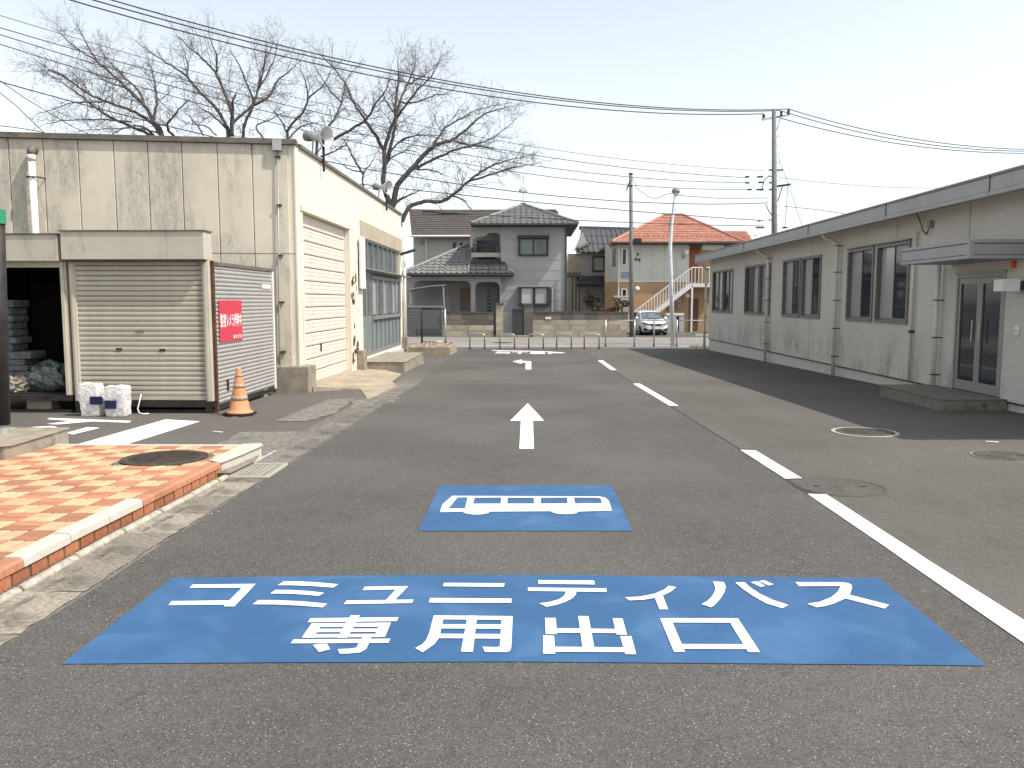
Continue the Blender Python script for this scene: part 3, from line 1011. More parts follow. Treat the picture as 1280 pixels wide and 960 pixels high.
for px, py in ((149, 436.5), (203, 437.5)):
    p = P(px, py)
    MB().box(p.x - .045, p.x + .045, SY - .012, SY + .0, p.z - .018, p.z + .018).obj('pull_handle', M['dark_steel'], sh)
p = P(175, 414)
MB().box(p.x - .06, p.x + .06, SY - .014, SY + .0, p.z - .012, p.z + .012).obj('lock_plate', M['cap'], sh)
# side of ribbed sheet
zs0, zs1a, zs1b = P(263, 507).z, P(263, 328).z, onX(345, 345, xr).z
b = MB()
zs1 = zs1a - .03
nr = 33
pts = []
for k in range(nr):
    z0 = zs0 + (zs1 - zs0) * k / nr
    dz_ = (zs1 - zs0) / nr
    pts += [(0.0, z0), (0.014, z0 + dz_ * .25), (0.016, z0 + dz_ * .6), (0.0, z0 + dz_ * .85)]
pts.append((0, zs1))
vs, fs = [], []
for (u, z) in pts:
    vs += [(xr + u, SY + .13, z), (xr + u, SB, z)]
for k in range(len(pts) - 1):
    fs.append((2 * k, 2 * k + 1, 2 * k + 3, 2 * k + 2))
b.add(vs, fs)
b.obj('side_panel', M['corr'], sh)
b = MB()
b.box(xl + .01, xr - .012, SY + .121, SB, zs0 - .02, zs1)
b.obj('shell', M['shed'], sh)
b = MB()
b.bar((xr + .005, SY + .12, zs1 + .01), (xr + .005, SB, zs1 + .01), .05, .03)
b.obj('roof_edge', M['cap'], sh)
MB().box(xl - .01, xr + .03, SY + .165, SB + .02, zs1 + .027, zs1 + .05).obj('roof', M['cap'], sh)
b = MB()
b.box(xr - .005, xr + .045, SY + .06, SY + .125, gS + .0, zs1 + .06)
b.obj('corner_post', M['rust'], sh)
b = MB()
b.box(xr + .003, xr + .03, SB - .06, SB + .01, zs0 - .06, zs1)
b.obj('rear_post', M['white_pvc'], sh)
b = MB()
b.box(xl + .0, xr + .02, SY - .04, SY + .06, zbot - .12, zbot - .031)
b.box(xl + .0, xr - .0, SY + .0, SY + .06, gS + .004, gS + .05)
for x in (xl + .06, xr - .06):
    b.box(x - .05, x + .05, SY - .04, SY + .05, gS + .003, zbot - .12)
b.box(xr - .08, xr + .01, SY + .2, SB, zs0 - .10, zs0 - .03)
b.obj('skid_frame', M['dark_steel'], sh)
for x, y_ in ((xl + .5, SY + .9), (xr - .5, SY + .9), (xr - .2, SY + 2.6), (xl + .5, SY + 2.6)):
    MB().box(x - .2, x + .2, y_ - .1, y_ + .1, gz(y_) + .002, zbot - .05).obj('support_block', M['concrete'], sh)
p = onX(285, 481, xr + .02)
MB().box(xr + .016, xr + .03, p.y - .03, p.y + .03, p.z - .09, p.z + .09).obj('latch', M['dark_steel'], sh)
p = onX(333, 357.5, xr + .02)
MB().box(xr + .017, xr + .021, p.y - .25, p.y + .25, p.z - .05, p.z + .03).obj('pale_patch', M['white_pvc'], sh)

# open shed to the left
xl2, xr2 = -9.3, P(85, 400).x
ztop2, zhb2 = P(60, 294).z, P(60, 327).z
zfl = P(60, 492).z
s2 = thing('open_shed', 'dark open fronted shed holding bags and paper stacks', 'shed', ((xl2 + xr2) / 2, SY + 1.4, gS))
b = MB()
b.box(xl2, xr2 - .02, SY - .16, SY + .16, zhb2, ztop2)
bevel(b.obj('header', M['shed'], s2), .008)
MB().box(xl2, xr2 + .0, SY - .18, SY + .17, ztop2 + .001, ztop2 + .018).obj('header_cap', M['cap'], s2)
MB().box(xl2, xr2 - .06, SY - .02, SY + .1, zhb2 - .09, zhb2 - .002).obj('shutter_roll', M['slat'], s2)
b = MB()
b.box(xr2 - .065, xr2 - .01, SY - .05, SY + .1, zfl - .02, zhb2 - .003)
b.box(xr2 - .028, xr2 + .015, SY - .02, SY + .12, zfl - .03, zhb2 - .001)
bevel(b.obj('door_post', M['shed'], s2), .006)
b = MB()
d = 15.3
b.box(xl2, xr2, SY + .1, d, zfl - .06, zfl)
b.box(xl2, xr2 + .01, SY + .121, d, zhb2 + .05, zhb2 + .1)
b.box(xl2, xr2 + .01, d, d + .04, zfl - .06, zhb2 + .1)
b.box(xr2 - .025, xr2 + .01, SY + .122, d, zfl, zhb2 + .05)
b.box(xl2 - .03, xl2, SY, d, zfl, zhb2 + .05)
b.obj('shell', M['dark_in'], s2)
b = MB()
b.box(xl2, xr2 + .02, SY - .04, SY + .08, zfl - .11, zfl - .02)
b.box(xl2, xr2, SY + .0, SY + .06, gS + .004, gS + .05)
b.obj('skid_frame', M['dark_steel'], s2)
for x in (xr2 - .6, xr2 - 1.7):
    MB().box(x - .2, x + .2, SY + .1, SY + .35, gz(SY) + .002, zfl - .06).obj('support_block', M['concrete'], s2)

# what lies in the open shed
def lumpy(c, rx, ry, rz, amp, seed, n=14, k=9, freq=3.0):
    b = MB()
    vs, fs = [], []
    for j in range(k + 1):
        th = math.pi * j / k
        for i in range(n):
            ph = 2 * math.pi * i / n
            d = Vector((math.sin(th) * math.cos(ph), math.sin(th) * math.sin(ph), math.cos(th)))
            s = 1 + amp * mnoise.noise(d * freq + Vector((seed, 0, 0)))
            p = Vector((c[0] + d.x * rx * s, c[1] + d.y * ry * s, max(c[2] - rz * .72, c[2] + d.z * rz * s)))
            vs.append(p)
    for j in range(k):
        for i in range(n):
            a, e = j * n + i, j * n + (i + 1) % n
            fs.append((a, e, e + n, a + n))
    return b.add(vs, fs)


bagm = mat('clear_bag', (0.075, 0.088, 0.082), 0.15, 0.6, 9, 1.0, 16, spec=0.8)
y_ = SY + .42
pb = onY(64, 472, y_)
lumpy((pb.x, y_, zfl + .19), .34, .25, .26, .45, 2.2, 30, 20, 2.2).obj('rubbish_bag', bagm, label='glossy clear plastic bag of bottles in the open shed', category='bag')
pb = onY(28, 484, y_)
lumpy((pb.x, y_ - .08, zfl + .10), .24, .16, .14, .5, 5.2, 20, 12, 4).obj('rubbish_bag', mat('pale_bag', (0.33, 0.28, 0.22), 0.5, .3, 7, .8, 14), label='low pale bag on the open shed floor beside the paper stack', category='bag')
ps = thing('paper_stack', 'tall stack of bundled grey newspapers inside the open shed', 'paper stack', (onY(14, 430, y_).x, y_ + .1, zfl))
rr = random.Random(4)
z_ = zfl
cx = onY(16, 430, y_).x
for k in range(13):
    h = rr.uniform(.09, .13)
    wd = rr.uniform(.17, .24) * (1.25 if k < 6 else 0.85)
    b = MB()
    ox = rr.uniform(-.04, .04) - (.0 if k < 6 else .13)
    b.box(cx - wd - .1 + ox, cx + wd + ox, y_ - .05, y_ + .4, z_, z_ + h - .006)
    bevel(b.obj('bundle', M['news'], ps), .02)
    z_ += h

# paper packs, cord, cone
def pack(c, w_, d_, h_, seed, lean, label):
    o = thing('paper_pack', label, 'pack', c, 'wrapped paper packs')
    b = MB()
    n = 14
    idx = {}
    vs, fs = [], []
    def vid(i, j, k):
        if (i, j, k) not in idx:
            p = Vector((-w_ / 2 + w_ * i / n, -d_ / 2 + d_ * j / n, h_ * k / n))
            q = mnoise.noise_vector(p * 8 + Vector((seed, 0, 0))) * .012 + mnoise.noise_vector(p * 26 + Vector((seed, 3, 0))) * .007
            rd = 1 - .05 * ((abs(i / n - .5) * 2) ** 6 + (abs(k / n - .5) * 2) ** 6)
            f_ = 0 if k == 0 else 1
            p = Vector((p.x * rd + lean * p.z + q.x, p.y * rd + q.y, p.z + q.z * f_ * 1.3))
            idx[(i, j, k)] = len(vs)
            vs.append(p + Vector(c))
        return idx[(i, j, k)]
    for a in range(n):
        for e in range(n):
            for m_ in (0, n):
                fs.append((vid(a, e, m_), vid(a + 1, e, m_), vid(a + 1, e + 1, m_), vid(a, e + 1, m_)))
                fs.append((vid(a, m_, e), vid(a + 1, m_, e), vid(a + 1, m_, e + 1), vid(a, m_, e + 1)))
                fs.append((vid(m_, a, e), vid(m_, a + 1, e), vid(m_, a + 1, e + 1), vid(m_, a, e + 1)))
    b.add(vs, fs)
    b.obj('wrapping', M['paper'], o)
    return o


pk1 = G(116, 520)
pk2 = G(145, 521)
o1 = pack((pk1.x, pk1.y + .06, gz(pk1.y) + .006), .31, .24, .49, 1.5, -.10, 'leaning white wrapped paper pack with navy label, left of two')
o2 = pack((pk2.x - .01, pk2.y + .10, gz(pk2.y) + .006), .31, .24, .46, 7.5, 0.02, 'upright white wrapped paper pack with navy label, right of two')
for o_, (px0, px1, py0, py1, dy) in ((o1, (112.5, 126, 496, 505.5, .115)), (o2, (131, 144, 501, 511, .115))):
    Yf = o_.location.y - dy - .035
    a, c_ = onY(px0, py1, Yf), onY(px1, py0, Yf)
    b = MB()
    b.box(a.x, c_.x, Yf, Yf + .05, a.z, c_.z)
    b.obj('navy_label', M['navy'], o_)
crd = [onY(176.5, 493, SY - .07), onY(174, 503, SY - .1), onY(172, 511, SY - .12), G(174, 516.5, .012), G(179, 517.5, .012), G(186, 517, .012)]
MB().tube(crd, .011, 8).obj('white_cord', M['white_pvc'], None, True, label='short white cord hanging below the shutter onto the asphalt', category='cord')

cc = G(300, 519)
cc.z = gz(cc.y)
cn = thing('traffic_cone', 'faded orange traffic cone with silver bands beside the ribbed shed', 'traffic cone', cc)
b = MB()
oct_ = [(.25 * math.cos(math.pi / 8 + k * math.pi / 4), .25 * math.sin(math.pi / 8 + k * math.pi / 4)) for k in range(8)]
b.extr(oct_, lambda u, v, t: (cc.x + u, cc.y + v, cc.z + t), .009, .045)
b.obj('rubber_base', M['rubber'], cn)
MB().lathe(cc, (0, 0, 1), [(.275, .004), (.275, .008), (0, .008)], 4).obj('mat', M['paver_red'], cn)
H = .74
rad = lambda z: .165 - (.165 - .03) * (z - .05) / (H - .05)
b = MB()
b.lathe(cc, (0, 0, 1), [(.20, .045), (.20, .062), (.172, .075), (rad(.09), .09), (rad(.3), .3), (rad(.5), .5), (.037, H - .05), (.036, H - .015), (.026, H), (0, H)], 28)
b.obj('cone_body', M['cone'], cn, True)
for z0, z1 in ((.24, .31), (.43, .49), (.60, .64)):
    MB().lathe(cc, (0, 0, 1), [(rad(z0) + .001, z0), (rad(z0) + .003, z0), (rad(z1) + .003, z1), (rad(z1) + .001, z1)], 28).obj('silver_band', M['cone_band'], cn, True)

# red notice on the ribbed side
Xs = xr + .022
q = [onX(*p, Xs) for p in ((275, 427.3), (303, 425.4), (302.3, 376), (275, 374.6))]
sy0, sy1 = q[0].y, q[1].y
sz0, sz1 = (q[0].z + q[1].z) / 2, (q[2].z + q[3].z) / 2
rs_ = thing('notice_sign', 'red notice with white Japanese lettering on the ribbed shed side', 'sign', (Xs, (sy0 + sy1) / 2, sz0))
b = MB()
b.box(Xs, Xs + .006, sy0, sy1, sz0, sz1)
b.obj('board', M['sign_red'], rs_)


def text_obj(name, body, w_, h_, m, parent, origin, ux, uz, nrm, bold=0.0):
    """lettering as mesh, fitted to w_ x h_ with its lower left at origin"""
    cu = bpy.data.curves.new(name, 'FONT')
    cu.body = body
    cu.size = 1.0
    cu.offset = bold
    tmp = bpy.data.objects.new(name + '_tmp', cu)
    COL.objects.link(tmp)
    dg = bpy.context.evaluated_depsgraph_get()
    me = bpy.data.meshes.new_from_object(tmp.evaluated_get(dg))
    bpy.data.objects.remove(tmp)
    if not me.vertices:
        return None
    xs = [v.co.x for v in me.vertices]
    ys = [v.co.y for v in me.vertices]
    kx, ky = w_ / (max(xs) - min(xs)), h_ / (max(ys) - min(ys))
    o0, ux, uz, nrm = Vector(origin), Vector(ux), Vector(uz), Vector(nrm)
    off = wloc(parent)
    x0, y0 = min(xs), min(ys)
    for v in me.vertices:
        v.co = o0 + ux * ((v.co.x - x0) * kx) + uz * ((v.co.y - y0) * ky) + nrm * .002 - off
    me.materials.clear()
    me.materials.append(m)
    o = bpy.data.objects.new(name, me)
    COL.objects.link(o)
    o.parent = parent
    return o


Hs, Ws = sz1 - sz0, sy1 - sy0
text_obj('lettering', '監視カメラ作動中', Ws * .94, Hs * .33, M['sign_white'], rs_, (Xs + .006, sy0 + Ws * .03, sz0 + Hs * .35), (0, 1, 0), (0, 0, 1), (1, 0, 0), .018)
b = MB()
rr = random.Random(9)
for k in range(4):                       # the small print is too fine to read: only its strokes show
    y0_ = sy0 + Ws * (.56 + .105 * k)
    for j in range(3):
        z0_ = sz0 + Hs * (.065 + .03 * j)
        b.box(Xs + .006, Xs + .008, y0_ + Ws * rr.uniform(0, .02), y0_ + Ws * rr.uniform(.05, .085), z0_, z0_ + Hs * .014)
    yy = y0_ + Ws * rr.uniform(.02, .05)
    b.box(Xs + .0061, Xs + .0083, yy, yy + Ws * .016, sz0 + Hs * .06, sz0 + Hs * .145)
b.obj('small_print', M['sign_white'], rs_)
# ------------------------------------------------------------------ left building
LX, LY0, LY1 = -4.64, 16.5, 30.0
Z0L = gz(LY0)
lb = thing('workshop_building', 'flat roofed cream building with stained panels and pale roller door', 'building', (LX - 4, 20, gz(20)))
ang = math.atan2(0.85, 5.45)                     # its front turns a little towards us on the left
fd = Vector((-math.cos(ang), -math.sin(ang), 0))
fnrm = Vector((math.sin(ang), -math.cos(ang), 0))
C0 = Vector((LX, LY0, 0))


def front_u(px, py=300):
    """distance along the front wall from the corner, and height, for a pixel"""
    d = ray(px, py)
    o = Vector((0, 0, EYE))
    t = (C0 - o).dot(fnrm) / d.dot(fnrm)
    p = o + d * t
    return (p - C0).dot(fd), p.z


def FP(u, z, out=0.0):
    p = C0 + fd * u + fnrm * out
    return Vector((p.x, p.y, z))


ZT = onY(361, 181, LY0).z
ztp = ZT
joints = [front_u(px)[0] for px in (362, 318, 275, 231, 189, 147, 103, 60, 17, -27, -70, -113)] + [9.5, 10.3]
for i in range(len(joints) - 1):
    u0, u1 = joints[i] + (.006 if i else 0), joints[i + 1] - .006
    b = MB()
    w_ = u1 - u0
    b.hexa([FP(u0, -.45, 0), FP(u1, -.45, 0), FP(u1, -.45, -.1), FP(u0, -.45, -.1), FP(u0, ztp, 0), FP(u1, ztp, 0), FP(u1, ztp, -.1), FP(u0, ztp, -.1)])
    bevel(b.obj('wall_panel', M['lb_front'], lb), .012)
b = MB()
b.hexa([FP(0.15, -.5, -.03), FP(10.3, -.5, -.03), FP(10.3, -.5, -.2), FP(0.15, -.5, -.2), FP(0.15, ztp - .02, -.03), FP(10.3, ztp - .02, -.03), FP(10.3, ztp - .02, -.2), FP(0.15, ztp - .02, -.2)])
b.obj('wall_core', M['mortar'], lb)
# horizontal panel joint
zj = front_u(300, 317)[1]
b = MB()
b.hexa([FP(.02, zj, .003), FP(2.0, zj, .003), FP(2.0, zj, -.002), FP(.02, zj, -.002), FP(.02, zj + .012, .003), FP(2.0, zj + .012, .003), FP(2.0, zj + .012, -.002), FP(.02, zj + .012, -.002)])
b.obj('joint', M['cap'], lb)
b = MB()
b.hexa([FP(-.05, ztp + .002, .07), FP(10.4, ztp + .002, .07), FP(10.4, ztp + .002, -.25), FP(-.05, ztp + .002, -.25), FP(-.05, ztp + .10, .07), FP(10.4, ztp + .10, .07), FP(10.4, ztp + .10, -.25), FP(-.05, ztp + .10, -.25)])
b.obj('roof_cap', M['cap'], lb)
# side wall with its openings
SX = lambda px, py: (onX(px, py, LX).y, onX(px, py, LX).z)
ya, za = SX(377, 264)
yb_ = SX(435, 300)[0]
ysh0, ysh1, zsh = ya, yb_, za
yw0, yw1 = SX(453, 350)[0], SX(500.5, 350)[0]
zwt = SX(452.5, 297)[1]
zwb = SX(456, 447)[1]
b = MB()
zb0 = -.75
b.plate([[(LY0 + .02, zb0), (LY1, zb0), (LY1, ztp), (LY0 + .02, ztp)]], [[(ysh0, zb0 - .1), (ysh1, zb0 - .1), (ysh1, zsh), (ysh0, zsh)], [(yw0, zwb), (yw1, zwb), (yw1, zwt), (yw0, zwt)]],
        lambda u, v, t_: (LX - .18 * t_, u, v))
b.obj('side_wall', M['lb_side'], lb)
MB().box(LX - .25, LX + .05, LY0 + .28, LY1 + .05, ztp + .001, ztp + .07).obj('roof_cap', M['cap'], lb)
far = FP(10.3, 0)
b = MB()
b.extr([(LX - .25, LY0 + .3), (LX - .25, LY1), (far.x, LY1), (far.x, far.y + .3)], lambda u, v, t_: (u, v, t_), ztp - .12, ztp - .05)
b.obj('roof', M['concrete'], lb)
MB().box(far.x, LX - .185, LY1 - .15, LY1 - .002, -.75, ztp - .13).obj('rear_wall', M['lb_side'], lb)
MB().box(LX - .02, LX + .012, LY0 + .005, LY0 + .12, -.1, ztp - .002).obj('corner_trim', M['lb_side'], lb)
# beige band over the windows
b = MB()
b.box(LX, LX + .02, yw0 - .25, yw1 + .3, zwt + .01, SX(448, 274)[1])
b.obj('window_band', M['lb_beige'], lb)
# roller door of broad panels
zfl_ = [-.12]
npn = 13
hp = (zsh - (-.16)) / npn
b = MB()
prof = [(0, 0), (.0, .012), (.018, .02)]
for k in range(3):
    z0 = .02 + (hp - .03) * k / 3
    h3 = (hp - .03) / 3
    prof += [(.018, z0 + .004), (.022, z0 + h3 * .3), (.022, z0 + h3 * .75), (.016, z0 + h3)]
prof += [(0, hp - .004)]
b.extr(prof, lambda u, v, t_: (u, t_, v), -(ysh1 - ysh0) / 2 + .012, (ysh1 - ysh0) / 2 - .012)
pmesh = b.mesh('door_panel', M['shut_pink'])
rd = thing  # noqa
rdo = MB().box(LX - .13, LX - .125, ysh0, ysh1, -.2, zsh).obj('roller_door', M['dark_in'], lb)
for k in range(npn):
    piece(pmesh, 'door_panel', rdo, (LX - .115, (ysh0 + ysh1) / 2, -.16 + k * hp))
p = SX(406, 434)
MB().box(LX - .095, LX - .07, p[0] - .03, p[0] + .03, p[1] - .09, p[1] + .09).obj('door_handle', M['dark_steel'], rdo)
b = MB()
b.box(LX + .001, LX + .05, ysh0 - .12, ysh1 + .45, zsh, zsh + .13)
bevel(b.obj('door_head', M['shut_frame'], lb), .01)
b = MB()
yj = SX(446.5, 400)[0]
b.box(LX + .001, LX + .045, ysh1 + .005, yj, -.3, zsh - .002)
bevel(b.obj('door_jamb', M['shut_frame'], lb), .01)
rr = random.Random(12)
rp_ = MB()
for k in range(26):
    yy = rr.uniform(ysh1 + .1, yj - .1)
    zz = rr.choice([1.9, 1.7, .9, .6, .45, .2, 2.2]) + rr.uniform(-.15, .15)
    n_ = rr.randint(6, 9)
    rx, rz = rr.uniform(.02, .13), rr.uniform(.03, .13)
    pts = [(yy + rx * math.cos(a) * q_, zz + rz * math.sin(a) * q_) for a, q_ in [(2 * math.pi * i / n_, rr.uniform(.7, 1.2)) for i in range(n_)]]
    rp_ = MB()
    rp_.add([(LX + .049 + k * .0003, u, v) for u, v in pts], [tuple(range(n_))])
    rp_.obj('rust_spot', M['rust'], lb)
b = MB()
b.box(LX - .1, LX + .02, ysh0 - .11, ysh0 - .0, -.2, zsh - .002)
b.obj('door_track', M['lb_side'], lb)
# white signboard and window front
b = MB()
p0, p1 = SX(446, 295), SX(452.5, 361)
b.box(LX + .06, LX + .11, p0[0] - .05, p1[0], p1[1], p0[1])
b.obj('blank_signboard', M['white_pvc'], lb)
zm = SX(452.5, 334)[1]         # transom rail
zs_ = SX(470, 395)[1]         # window sill
zd = SX(456, 360)[1]
fr = MB()
fr.box(LX - .1, LX - .02, yw0, yw1, zm - .1, zm + .02)
fr.box(LX - .1, LX - .015, yw0, yw1, zwt - .05, zwt)
fr.box(LX - .1, LX - .015, yw0, yw1, zwb, zwb + .12)
yd = SX(466.5, 400)[0]
fr.box(LX - .1, LX - .01, yd, yd + .07, zwb + .12, zm - .1)
fr.box(LX - .1, LX + .02, yd + .07, yw1, zs_ - .1, zs_)
fr.box(LX - .1, LX - .01, yd + .07, yw1, zm - .28, zm - .18)
fr.obj('window_frame', M['green_frame'], lb)
N = 8
for k in range(N):
    y0, y1 = yw0 + (yw1 - yw0) * k / N, yw0 + (yw1 - yw0) * (k + 1) / N
    MB().box(LX - .085, LX - .075, y0 + .03, y1 - .03, zm + .02, zwt - .05).obj('transom_pane', M['glass_green'], lb)
    MB().box(LX - .1, LX - .012, y0 - .025, y0 + .025, zm + .02, zwt - .05).obj('mullion', M['green_frame'], lb)
for k in range(6):
    y0, y1 = yd + .07 + (yw1 - yd - .07) * k / 6, yd + .07 + (yw1 - yd - .07) * (k + 1) / 6
    MB().box(LX - .085 + .02 * (k % 2), LX - .075 + .02 * (k % 2), y0 + .035, y1 - .035, zs_ + .04, zm - .285).obj('window_pane', M['glass_blue' if k % 2 else 'glass_mid'], lb)
    MB().box(LX - .1, LX - .02 + .02 * (k % 2), y1 - .04, y1 + .03, zs_ + .001, zm - .281).obj('window_stile', M['alu'], lb)
for k in range(7):
    y0, y1 = yd + .07 + (yw1 - yd - .07) * k / 7, yd + .07 + (yw1 - yd - .07) * (k + 1) / 7
    MB().box(LX - .075, LX - .06, y0 + .02, y1 - .02, zwb + .12, zs_ - .1).obj('lower_panel', M['green_panel'], lb)
    MB().box(LX - .1, LX - .025, y1 - .03, y1 + .03, zwb + .121, zs_ - .101).obj('panel_stile', M['green_frame'], lb)
for k in range(2):
    y0, y1 = yw0 + (yd - yw0) * k / 2, yw0 + (yd - yw0) * (k + 1) / 2
    dr = MB().box(LX - .09, LX - .04, y0 + .01, y1 - .01, zwb + .12, zm - .1).obj('sliding_door', M['green_frame'], lb)
    MB().box(LX - .045, LX - .035, y0 + .12, y1 - .1, zwb + 1.15, zm - .25).obj('door_pane', M['glass_green'], dr)
    MB().box(LX - .045, LX - .037, y0 + .12, y1 - .1, zwb + .25, zwb + 1.0).obj('door_panel', M['green_panel'], dr)
MB().box(LX + .0, LX + .16, yw0 - .1, yw1 + 1.4, zm - .05, zm - .02).obj('thin_awning', M['alu'], lb)
p = SX(505, 318)
b = MB()
b.bar((LX, LY1 - .3, p[1] - .05), (LX + .5, LY1 - .1, p[1] + .12), .08, .10)
b.obj('lamp_arm', M['dark_steel'], lb)
xq = LX + .09
q = [(xq, LY1 + .05, gz(30) + .1), (xq, LY1 + .05, ztp - .25)]
MB().tube(q, .055, 12).obj('drain_pipe', M['white_pvc'], lb, True)
# front wall: thin conduit with junction box, fat vent pipe
u, z = front_u(347.5, 190)
MB().tube([FP(u, ztp - .02, .05), FP(front_u(350, 440)[0], .6, .05), FP(front_u(350, 440)[0], .25, .05)], .016, 8).obj('conduit', M['alu'], lb, True)
b = MB()
for py in (197, 257, 320, 378, 440):
    z = front_u(348, py)[1]
    b.hexa([FP(u - .05, z, .08), FP(u + .05, z, .08), FP(u + .05, z, 0), FP(u - .05, z, 0), FP(u - .05, z + .02, .08), FP(u + .05, z + .02, .08), FP(u + .05, z + .02, 0), FP(u - .05, z + .02, 0)])
b.obj('conduit_clip', M['dark_steel'], lb)
b = MB()
b.hexa([FP(u - .08, ztp - .13, .12), FP(u + .09, ztp - .13, .12), FP(u + .09, ztp - .13, 0), FP(u - .08, ztp - .13, 0), FP(u - .08, ztp + .08, .12), FP(u + .09, ztp + .08, .12), FP(u + .09, ztp + .08, .072), FP(u - .08, ztp + .08, .072)])
b.obj('junction_box', M['galv'], lb)
u, z = front_u(44, 196)
MB().tube([FP(u, z + .01, .17), FP(u - .0, 1.5, .17), FP(u, .6, .17)], .060, 16).obj('vent_pipe', M['white_pvc'], lb, True)
MB().tube([FP(u, z - .10, .17), FP(u, z + .012, .17)], .072, 16).obj('pipe_collar', M['white_pvc'], lb, True)
MB().tube([FP(u, z + .0, .17), FP(u, z + .08, .165), FP(u, z + .12, .11), FP(u, z + .12, -.03)], .072, 16).obj('vent_elbow', M['cap'], lb, True)
b = MB()
zc = front_u(44, 223)[1]
b.tube([FP(u - .16, zc, .01), FP(u - .13, zc, .12), FP(u - .09, zc, .2), FP(u, zc, .262), FP(u + .09, zc, .2), FP(u + .1, zc, .1), FP(u + .1, zc, 0)], .014, 6)
b.obj('pipe_clip', M['rust'], lb)

# corner plinth, posts, steps, apron
b = MB()
b.box(LX - .45, LX + .23, LY0 - .18, LY0 + .42, gz(LY0) - .05, onY(370, 458, LY0 - .18).z)
bevel(b.obj('corner_plinth', M['concrete'], lb), .02)
p = G(453, 461)
b = MB()
b.box(LX + .055, LX + .24, 21.8, 22.2, gz(22) - .05, gz(22) + .60)
bevel(b.obj('door_stop_post', M['concrete'], lb), .015)
p = SX(507, 420)
b = MB()
b.box(LX + .0, LX + .2, LY1 - .25, LY1 + .0, gz(LY1) - .05, gz(LY1) + .75)
b.obj('pipe_guard', M['concrete'], lb)
b = MB()
ap = [tuple(G(*p).xy) for p in ((384, 491), (386, 479))]
poly = [(LX - .13, ysh0 - .2), (LX + .26, ysh0 - .4), (-3.55, 17.1)] + [tuple(G(*p).xy) for p in ((460, 500), (497, 484), (490, 477), (502, 468))] + [(LX + .02, 23.4), (LX - .13, 23.4)]
b.plate([poly], [], lambda x, y, t_: (x, y, gz(y) + (.012 if x > -4.36 else .10)), True)
b.v = [(x, y, z - .15) if i >= len(b.v) // 2 else (x, y, z) for i, (x, y, z) in enumerate(b.v)]
b.obj('concrete_apron', M['apron'], None, kind='structure')
stp = thing('concrete_step', 'low concrete step block in front of the greenish windows', 'step', (-4, 24, gz(24)))
z0, z1 = gz(24) - .05, gz(22.3) + .27
b = MB()
b.extr([(LX + .001, 22.35), (-3.42, 22.3), (-3.38, 22.4), (-3.42, 26.4), (LX + .001, 26.6)], lambda x, y, t_: (x, y, t_), gz(22.3) - .06, z1)
bevel(b.obj('block', M['concrete'], stp), .02)
b = MB()
b.hexa([(-3.37, 22.5, gz(22.5) - .03), (-3.15, 23.4, gz(23) - .03), (-2.9, 26.2, gz(26) - .05), (-3.4, 26.4, gz(26) - .05),
        (-3.40, 22.6, z1 - .02), (-3.2, 23.5, gz(23) + .02), (-2.95, 26.1, gz(26) + .02), (-3.41, 26.3, z1 - .02)])
pass
hexy(MB(), LX + .002, LX + .10, 26.7, 29.6, -.05, .33).obj('wall_footing', M['white_coping'], lb)

# planter with rubble, pipe frame in it
pl = thing('rubble_planter', 'low concrete edged bed of dry rubble at the building end', 'planter', (-4.2, 33, gz(33)))
b = MB()
z0 = gz(33) - .2
px0, px1, py0, py1 = -5.6, -3.05, 31.2, 34.2
b.box(px0, px1, py0, py0 + .12, z0, gz(31) + .3)
b.box(px0, px1, py1 - .12, py1, z0, gz(31) + .3)
b.box(px1 - .12, px1, py0 + .121, py1 - .121, z0, gz(31) + .3)
b.box(px0, px0 + .12, py0 + .121, py1 - .121, z0, gz(31) + .3)
b.obj('edging', M['apron'], pl)
MB().box(px0 + .1, px1 - .1, py0 + .1, py1 - .1, z0, gz(31) + .25).obj('soil', mat('dry_soil', (.16, .12, .085), .95, .3, 10, .6, 30), pl)
rr = random.Random(31)
b = MB()
for k in range(190):
    x, y_, s = rr.uniform(px0 + .15, px1 - .15), rr.uniform(py0 + .15, py1 - .15), rr.uniform(.05, .16)
    zz = gz(31) + .27
    vs = []
    for i in range(6):
        d = [(1, 0, 0), (-1, 0, 0), (0, 1, 0), (0, -1, 0), (0, 0, 1), (0, 0, -1)][i]
        vs.append((x + d[0] * s * rr.uniform(.6, 1.3), y_ + d[1] * s * rr.uniform(.6, 1.3), zz + d[2] * s * rr.uniform(.5, 1.0)))
    b.add(vs, [(0, 2, 4), (2, 1, 4), (1, 3, 4), (3, 0, 4), (2, 0, 5), (1, 2, 5), (3, 1, 5), (0, 3, 5)])
b.obj('rubble', mat('rubble', (.30, .24, .18), .95, .4, 6, .5, 30), pl, kind='stuff')
fb = thing('pipe_railing', 'bare metal pipe frame standing in the rubble bed', 'railing', (-4, 33.6, gz(33)))
Yp = 33.6
a, e = onY(527, 386, Yp), onY(556, 386, Yp)
for nm, q in (('post', [(a.x, Yp, gz(33)), a]), ('post', [(e.x + .04, Yp, gz(33)), e])):
    MB().tube(q, .04, 10).obj(nm, M['steel' if q[0][0] > -4 else 'dark_steel'], fb, True)
MB().tube([a, e], .035, 10).obj('top_rail', M['dark_steel'], fb, True)
zb = onY(540, 427, Yp).z
MB().tube([(a.x, Yp, zb), (e.x, Yp, zb)], .02, 8).obj('low_rail', M['steel'], fb, True)

